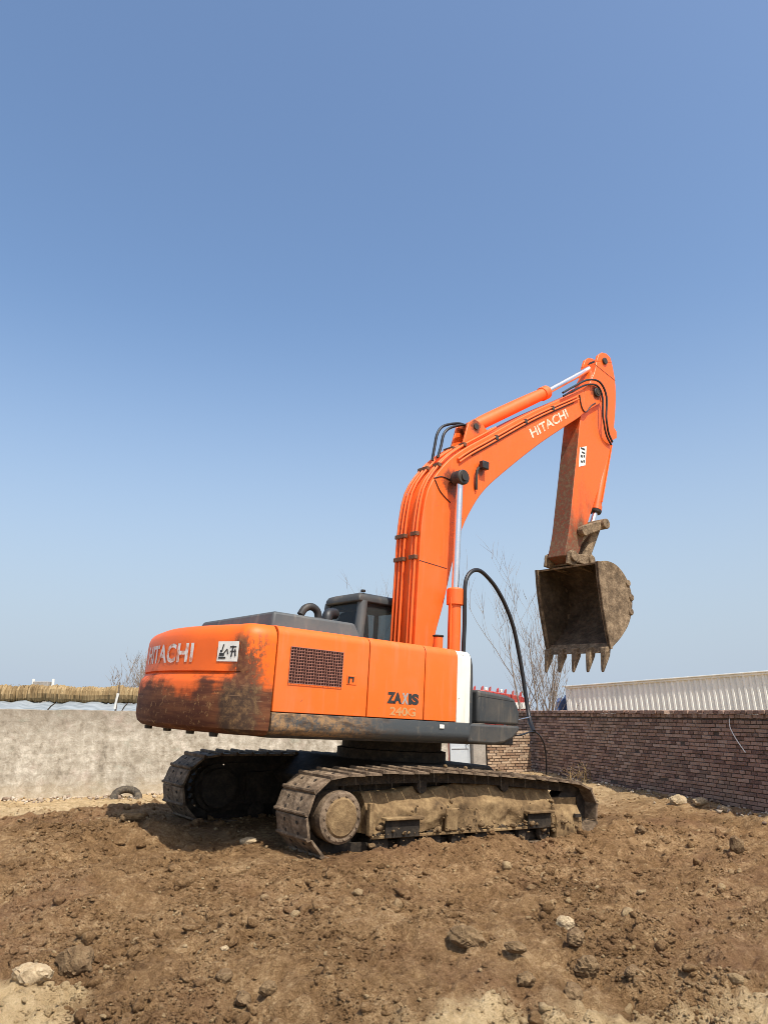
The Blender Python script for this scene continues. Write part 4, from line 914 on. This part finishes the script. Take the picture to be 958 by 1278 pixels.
# boom cylinders
for s in (-1, 1):
    y = s * .405; a, b, c = Vector((.70, y, 1.62)), Vector((.69, y, 3.20)), Vector((.72, y, 4.86)); d_ = (b - a).normalized()
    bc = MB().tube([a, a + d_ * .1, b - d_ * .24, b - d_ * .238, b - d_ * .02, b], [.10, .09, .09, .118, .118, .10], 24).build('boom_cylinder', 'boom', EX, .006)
    MB().cyl(b, c, .052, 20).build('rod', 'chrome', bc); MB().cyl((c.x, y - .09, c.z), (c.x, y + .09, c.z), .115, 22).build('rod_eye', 'black', bc, .015)
    MB().tube([(.60, y + s * .03, 1.7), (.59, y + s * .03, 3.05), (.63, y, 3.08)], .016, 7).build('feed_pipe', 'boom', bc)
MB().cyl((.72, -.52, 4.86), (.72, .52, 4.86), .06, 18).build('cross_pin', 'black', boom)
hs = MB().tube(catmull([(.79, -.50, 2.25), (.80, -.50, 2.75), (.79, -.50, 3.20), (.84, -.49, 3.38), (.96, -.48, 3.49), (1.12, -.46, 3.52), (1.30, -.44, 3.46), (1.50, -.43, 3.33), (1.72, -.42, 3.10), (1.90, -.42, 2.80), (2.03, -.42, 2.42), (2.11, -.44, 2.05), (2.14, -.50, 1.62), (2.06, -.62, 1.42), (1.95, -.78, 1.30)], 60), .030, 12).build('loose_hose', 'rubber', EX, smooth=60)
MB().tube(catmull([(1.02, -.9, 1.36), (1.5, -.85, 1.24), (1.95, -.78, 1.30), (2.2, -.75, 1.15), (2.32, -.7, .85), (2.35, -.66, .55)], 24), .012, 6).build('wire', 'rubber', EX)
MB().tube([(1.02, -1.0, 1.34), (1.55, -.8, 1.44), (2.06, -.62, 1.50)], .008, 5).build('guy_rod', 'chrome', EX)
MB().tube([(.20, -.62, 2.19), (.20, -.62, 2.45)], .065, 16).build('filler_neck', 'boom', EX, .006); MB().tube([(.20, -.62, 2.452), (.20, -.62, 2.475)], .075, 16).build('filler_cap', 'plastic', EX, .006)
MB().prism([(.42, 2.10), (.85, 2.10), (.78, 2.45), (.66, 2.75), (.60, 2.75)], .36, .40).build('mirror_plate', 'grey', EX, .01)

# arm -------------------------------------------------------------------
AL = [(4.47, 8.20), (4.40, 7.95), (4.20, 7.60), (4.04, 7.25), (3.95, 6.91), (3.77, 5.86), (3.65, 5.14), (3.56, 4.62), (3.44, 4.20)]
AR = [(4.98, 8.36), (5.06, 8.05), (5.08, 7.72), (5.03, 7.25), (4.93, 6.80), (4.66, 6.10), (4.36, 5.45), (4.08, 4.85), (3.74, 4.08)]
NA = 30; al = resample(catmull(AL, 120), NA); ar = resample(catmull(AR, 120), NA)
arm = MB().strip_prism(al, ar, -.185, .185, 0, 1, 0).build('arm', ['arm', 'arm_in'], EX, .012, smooth=25)
kn = [(4.47, 8.20), (4.98, 8.36), (4.93, 8.46), (4.80, 8.50), (4.66, 8.47), (4.54, 8.37)]
for s in (-1, 1): MB().prism(kn, s * .155 - .03, s * .155 + .03).build('knuckle_plate', 'arm', arm, .01)
for s in (-1, 1): MB().cyl((4.72, s * .18, 8.30), (4.72, s * .22, 8.30), .07, 18).build('knuckle_pin', 'black', arm, .008)
for a, b in (((4.40, 8.13), (5.06, 8.01)),): MB().strip_prism([a, b], [(a[0], a[1] - .008), (b[0], b[1] - .008)], -.1895, -.1865).build('weld_seam', 'black', arm)
al_ = MB().prism([(3.86, 5.90), (4.055, 5.98), (4.10, 6.36), (3.90, 6.28)], -.1905, -.1865).build('arm_label', 'label_white', arm)
for k, (x, z, w, h) in enumerate(((3.93, 6.26, .12, .035), (3.95, 6.19, .10, .03), (3.92, 6.10, .05, .05), (4.0, 6.12, .04, .05), (3.92, 6.0, .05, .04), (3.99, 6.02, .04, .05))): MB().box(x, x + w, -.1935, -.1908, z, z + h).build('print', 'label_dark', al_)
MB().tube([(x, -.33 if i < 26 else -.33 + (i - 25) * .012, z) for i, (x, z) in enumerate(catmull([(3.25, 7.10), (3.57, 7.33), (3.98, 7.60), (4.35, 7.68), (4.55, 7.46), (4.53, 6.98), (4.64, 6.76), (4.84, 6.64)], 34))], .020, 8).build('hose', 'rubber', boom, smooth=60)
MB().tube([(x, -.30 if i < 26 else -.30 + (i - 25) * .010, z) for i, (x, z) in enumerate(catmull([(3.30, 7.06), (3.62, 7.28), (4.0, 7.52), (4.32, 7.60), (4.47, 7.42), (4.47, 7.0), (4.60, 6.72), (4.82, 6.58)], 34))], .018, 8).build('hose', 'rubber', boom, smooth=60)
MB().tube([(x, -.262, z) for x, z in catmull([(3.82, 7.27), (3.88, 7.05), (4.0, 6.98), (4.16, 7.16), (4.30, 7.26)], 16)], .012, 6).build('grease_line', 'rubber', boom)
# bucket cylinder on the outer side of the arm
kA, kB, kC = Vector((5.07, 0, 6.90)), Vector((4.60, 0, 5.28)), Vector((4.45, 0, 4.94)); d_ = (kB - kA).normalized()
for s in (-1, 1): MB().prism([(4.86, 6.66), (4.98, 7.10), (5.15, 6.97), (5.15, 6.84)], s * .11 - .018, s * .11 + .018).build('cylinder_lug', 'arm', arm, .006)
bk = MB().tube([kA - d_ * .07, kA, kB - d_ * .10, kB - d_ * .098, kB], [.07, .09, .09, .105, .105], 22).build('bucket_cylinder', 'arm', EX, .006)
MB().tube([kB, kB + d_ * .012, kB + d_ * .05], [.098, .11, .10], 22).build('gland', 'black', bk); MB().cyl(kB, kC, .05, 16).build('rod', 'chrome', bk)
MB().tube([(5.02, -.10, 6.66), (4.90, -.10, 6.25), (4.76, -.10, 5.78), (4.66, -.10, 5.44)], .014, 7).build('feed_pipe', 'arm', bk)
# linkage
LP, HP, BP, AP = Vector((3.87, 0, 4.70)), Vector((4.45, 0, 4.94)), Vector((4.08, 0, 4.22)), Vector((3.58, 0, 4.20))
for s in (-1, 1):
    y = s * .24; d_ = (HP - LP).normalized(); nz_ = Vector((-d_.z, 0, d_.x))
    q = [LP - nz_ * .10, HP - nz_ * .08, HP + d_ * .05, HP + nz_ * .08, LP + nz_ * .10, LP - d_ * .07]
    MB().prism([(p.x, p.z) for p in q], y - .035, y + .035).build('idler_link', 'bucket', EX, .02)
    MB().cyl((LP.x, s * .19, LP.z), (LP.x, s * .31, LP.z), .09, 18).build('link_pin', 'bucket', EX, .01)
MB().cyl((HP.x, -.34, HP.z), (HP.x, .34, HP.z), .095, 22).build('link_cross_pin', 'bucket', EX, .012)
bl_ = MB(); d_ = (BP - HP).normalized(); nz_ = Vector((-d_.z, 0, d_.x)); q = [HP - nz_ * .10, BP - nz_ * .08, BP + d_ * .09, BP + nz_ * .08, HP + nz_ * .10]
bl_.prism([(p.x, p.z) for p in q], -.16, .16).build('bucket_link', 'bucket', EX, .03)

# bucket ------------------------------------------------------------------
BC, BHW = -.10, .635
shell = catmull([(3.60, 4.05), (3.85, 4.10), (4.12, 4.06), (4.36, 3.90), (4.50, 3.66), (4.51, 3.40), (4.40, 3.12), (4.18, 2.88), (4.00, 2.74), (3.86, 2.64)], 30)
inner = offs(shell, -.035)
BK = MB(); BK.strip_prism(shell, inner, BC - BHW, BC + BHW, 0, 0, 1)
bucket = BK.build('bucket', ['bucket', 'bucket_in_shade'], EX, .006, smooth=40)
edge = catmull([(3.56, 4.05), (3.60, 3.70), (3.68, 3.30), (3.78, 2.92), (3.86, 2.64)], 30)
for s in (-1, 1):
    y = BC + s * BHW; sp_ = MB().strip_prism(shell, edge, y - .022, y + .022, 1 if s > 0 else 0).build('side_plate', ['bucket', 'bucket_in_shade'], bucket, .006)
    bar = offs(edge, .05); MB().strip_prism(edge, bar, y - .032, y + .032).build('side_cutter', 'bucket', sp_, .006)
    for k in (11, 14, 17):
        p = shell[k]; MB().tube([(p[0] - .03, y - s * .03, p[1]), (p[0] - .03, y + s * .045, p[1])], .06, 10).build('heel_shroud', 'bucket', sp_, .015)
for y in np.linspace(BC - BHW * .8, BC + BHW * .8, 4):         # wear straps on the shell
    o1 = offs(shell, .018)[6:26]; o0 = offs(shell, -.005)[6:26]; MB().strip_prism(o1, o0, y - .05, y + .05).build('wear_strap', 'bucket', bucket, .004)
lip = MB().prism([(3.98, 2.745), (3.84, 2.61), (3.795, 2.575), (3.825, 2.655), (3.93, 2.76)], BC - BHW, BC + BHW).build('lip', 'bucket', bucket, .006)
for i, y in enumerate(np.linspace(BC - BHW + .06, BC + BHW - .06, 5)):
    T = MB(); a = [(3.77, 2.67), (3.91, 2.70), (3.89, 2.54), (3.765, 2.275), (3.745, 2.265), (3.73, 2.30)]; n_ = len(a)
    w = [.060, .060, .052, .022, .018, .022]
    vs = [(x, y - ww, z) for (x, z), ww in zip(a, w)] + [(x, y + ww, z) for (x, z), ww in zip(a, w)]
    T.add(vs, [tuple(range(n_)), tuple(range(2 * n_ - 1, n_ - 1, -1))] + [(k, (k + 1) % n_, n_ + (k + 1) % n_, n_ + k) for k in range(n_)]).build('tooth', 'bucket', bucket, .012)
for s in (-1, 1):
    MB().prism([(3.42, 4.05), (4.20, 4.00), (4.22, 4.18), (4.12, 4.33), (3.98, 4.30), (3.72, 4.26), (3.58, 4.32), (3.46, 4.26)], s * .235 - .022, s * .235 + .022).build('ear', 'bucket', bucket, .01)
    MB().cyl((AP.x, s * .20, AP.z), (AP.x, s * .30, AP.z), .09, 18).build('bucket_pin', 'bucket', bucket, .01); MB().cyl((BP.x, s * .17, BP.z), (BP.x, s * .29, BP.z), .08, 18).build('bucket_pin', 'bucket', bucket, .01)
tp = MB().box(3.66, 4.12, -.34, .34, 4.085, 4.125).build('top_plate', 'bucket', bucket, .01)

# ------------------------------------------------------------------ single stones, lumps and the old tyre
M['stone_pale'] = mud('pale_stone', [(.27, .19, .11), (.42, .315, .185), (.56, .44, .28)], 14, .9)
M['stone_brown'] = mud('brown_earth_lump', [(.09, .056, .028), (.175, .112, .055), (.29, .195, .10)], 14, 1.0)
M['stone_grey'] = mud('dark_olive_lump', [(.085, .052, .026), (.165, .104, .052), (.27, .185, .098)], 12, 1.0)
def lump(name, label, cat, px, py, size, dims, mat, seed, rz=0, sink=.3, group=None):
    d = Vector(((px - 479) / 923, 1, -(py - 639) / 923)); c, s = math.cos(R_(15.1)), math.sin(R_(15.1)); d = Vector((d.x, c * d.y - s * d.z, s * d.y + c * d.z))
    t = 3.0
    while t < 30 and CAM_H + d.z * t > gz(d.x * t, d.y * t): t += .02
    x, y = d.x * t, d.y * t
    v, f = ico(4); r = np.random.default_rng(seed); q = v * .5 + .5 * lump_shape(v, seed, .3)
    q = q / (q.max(0) - q.min(0)) * 2
    for k in range(9):
        q = q * (1 + (.06 / (1 + .35 * k)) * np.sin(q @ r.normal(size=3) * (3 + 2.6 * k) + r.uniform(0, 6)))[:, None]
    q = q * np.array(dims) * size * .42; q = q @ rotz(rz).T
    o = MB().add(q, [tuple(p) for p in f]).build(name, mat, None, smooth=38); o.location = (x, y, gz(x, y) + size * dims[2] * (.5 - sink))
    return tag(o, label, cat, group)
lump('earth_lump', 'large rounded dark olive lump beside the pale sandy clod', 'lump', 98, 1208, .25, (1, .8, .85), 'stone_grey', 11, .3)
lump('sandy_clod', 'flat pale sandy clod beside the dark olive lump', 'clod', 42, 1226, .26, (1, .7, .55), 'stone_pale', 12, .2)
lump('earth_lump', 'long smooth brown lump lying oblique on the earth slope', 'lump', 582, 1183, .30, (1, .55, .5), 'stone_brown', 13, -.7)
lump('earth_lump', 'small brown lump just below the long smooth lump', 'lump', 645, 1195, .16, (1, .6, .5), 'stone_brown', 14, -.5)
lump('limestone', 'bright cream stone bedded above a broken earth ridge', 'stone', 706, 1158, .15, (1, .75, .8), 'stone_pale', 15, .4)
lump('earth_lump', 'angular brown clod under the bright cream stone', 'clod', 716, 1180, .17, (1, .8, .8), 'stone_grey', 16, .9)
lump('earth_lump', 'tall crumbly clod at the lower end of the broken ridge', 'clod', 733, 1222, .18, (1, .8, .9), 'stone_brown', 17, .1)
lump('earth_lump', 'squat dark clod at the edge of the pale sandy strip', 'clod', 716, 1246, .14, (1, .8, .7), 'stone_grey', 18, .6)
lump('earth_lump', 'brown clod standing alone right of the broken ridge', 'clod', 788, 1224, .13, (1, .8, .7), 'stone_grey', 19, .6)
lump('earth_lump', 'rough clod on the edge of the sandy strip below the long lump', 'clod', 655, 1230, .13, (1, .8, .7), 'stone_brown', 20, .2)
lump('earth_lump', 'dark clod of a pair, the one higher on the slope', 'clod', 280, 1226, .12, (1, .8, .7), 'stone_grey', 21, .2)
lump('earth_lump', 'dark clod of a pair, the one lower on the slope', 'clod', 302, 1252, .13, (.8, 1, .7), 'stone_grey', 22, .2)
lump('earth_lump', 'brown cobble-sized clod right of the clod pair', 'clod', 335, 1240, .12, (1, .8, .75), 'stone_brown', 23, .2)
lump('stone_chip', 'small white chip lying on the open brown slope', 'stone', 280, 1188, .065, (1, .7, .5), 'stone_pale', 24, .2)
lump('stone_chip', 'pale stone beside the shadow edge near the rear of the track', 'stone', 310, 1053, .20, (1, .6, .5), 'stone_pale', 25, .2)
lump('field_stone', 'rounded beige stone at the foot of the red brick wall', 'stone', 846, 1004, .34, (1, .7, .7), 'stone_pale', 26, .2)
lump('field_stone', 'white angular stone at the foot of the red brick wall', 'stone', 874, 1006, .30, (1, .6, .6), 'stone_pale', 27, .2)
lump('field_stone', 'small pale stone lowest in the row along the red brick wall', 'stone', 905, 1013, .22, (1, .6, .5), 'stone_pale', 28, .2)
lump('earth_lump', 'dark upright clod on the earth bank below the red brick wall', 'clod', 918, 1062, .24, (.8, .7, 1.1), 'stone_grey', 29, .2)
lump('earth_lump', 'small dark round clod in front of the track idler', 'clod', 800, 1040, .13, (1, 1, .9), 'stone_grey', 30, .2)
lump('earth_lump', 'low dark clod at the left tip of the machine shadow', 'clod', 163, 1026, .30, (1, .6, .45), 'stone_brown', 31, .2)
tx, ty = -4.95, 15.15; ty0 = gz(tx, ty)
M['tyre_dusty'] = mud('dusty_tyre_rubber', [(.02, .018, .015), (.06, .05, .038), (.17, .135, .09)], 9, .4)
ty_ = MB(); K1, K2 = 36, 12; vs = []
for i in range(K1):
    a = 2 * math.pi * i / K1
    for k in range(K2):
        b = 2 * math.pi * k / K2; r_ = .215 + .07 * math.cos(b) * (1.1 if math.cos(b) > 0 else .9) + (.008 if (i % 2 and math.cos(b) > .5) else 0); vs.append((r_ * math.cos(a), r_ * math.sin(a), 0.07 * math.sin(b)))
fs = [(i * K2 + k, ((i + 1) % K1) * K2 + k, ((i + 1) % K1) * K2 + (k + 1) % K2, i * K2 + (k + 1) % K2) for i in range(K1) for k in range(K2)]
ot = ty_.add(vs, fs).build('old_tyre', 'tyre_dusty', None, smooth=40); ot.location = (tx, ty, ty0 + .02); ot.rotation_euler = (R_(38), 0, R_(20))
tag(ot, 'old black tyre half buried at the foot of the plaster wall', 'tyre')
M['rubble'] = brick_mat('rubble_mix', 'island', [(.05, (.18, .12, .08)), (.3, (.36, .29, .21)), (.6, (.52, .44, .33)), (.85, (.68, .62, .52))])
rt = np.random.default_rng(15); k = 420; tt = rt.uniform(-.2, .45, k); off = np.abs(rt.normal(0, .28, k)) + .06
nv = np.array([bd_[1], -bd_[0]]); rp = BW0[None] + BWD[None] * tt[:, None] + nv[None] * off[:, None]
scatter('rubble', 'rubble', rp, .018 + .03 * rt.pareto(2.5, k).clip(0, 2.2), 1, 'broken brick and plaster rubble along the foot of the plaster wall', 'rubble', .2)
k = 300; tt = rt.uniform(.0, .9, k); rdv = (RWB - RWA); nv = np.array([rdv[1], -rdv[0]]) / np.linalg.norm(rdv); rp = RWA[None] + rdv[None] * tt[:, None] + nv[None] * (np.abs(rt.normal(0, .22, k)) + .05)[:, None]
scatter('rubble', 'rubble', rp, .015 + .025 * rt.pareto(2.5, k).clip(0, 2.2), 1, 'pale stone rubble along the foot of the red brick wall', 'rubble', .2)
rm = np.random.default_rng(44); mp_ = []; msz = []
for k in range(260):
    u_ = rm.random(); x_ = rm.uniform(-1.5, 1.95)
    if u_ < .45: mp_.append((x_, rm.uniform(-1.60, -1.50), .20 + abs(rm.normal(0, .03))))           # on the lower flange
    elif u_ < .72: mp_.append((x_, rm.uniform(-1.56, -1.48), rm.uniform(.0, .16)))                    # packed between the rollers
    elif u_ < .86: mp_.append((x_, -1.535 + rm.normal(0, .012), rm.uniform(.25, .5)))
    elif u_ < .92: mp_.append((rm.uniform(-1.7, 1.7), rm.uniform(-1.58, -1.02), .845 - max(0, mp_[-1][0]) * .07 * 0 - .0))
    else: mp_.append((x_, -1.53, .22))
    msz.append(.010 + .016 * min(rm.pareto(2.0), 2.6))
mp_ = [p if p[2] < .8 else (p[0], p[1], float(np.interp(p[0], [-1.9, -1.2, -.5, .2, .95, 1.5, 1.95], [.79, .845, .85, .83, .785, .745, .70]))) for p in mp_]
mc = scatter('mud_clumps', 'stone_brown', np.array(mp_), np.array(msz), 2, None, None); mc.parent = EX
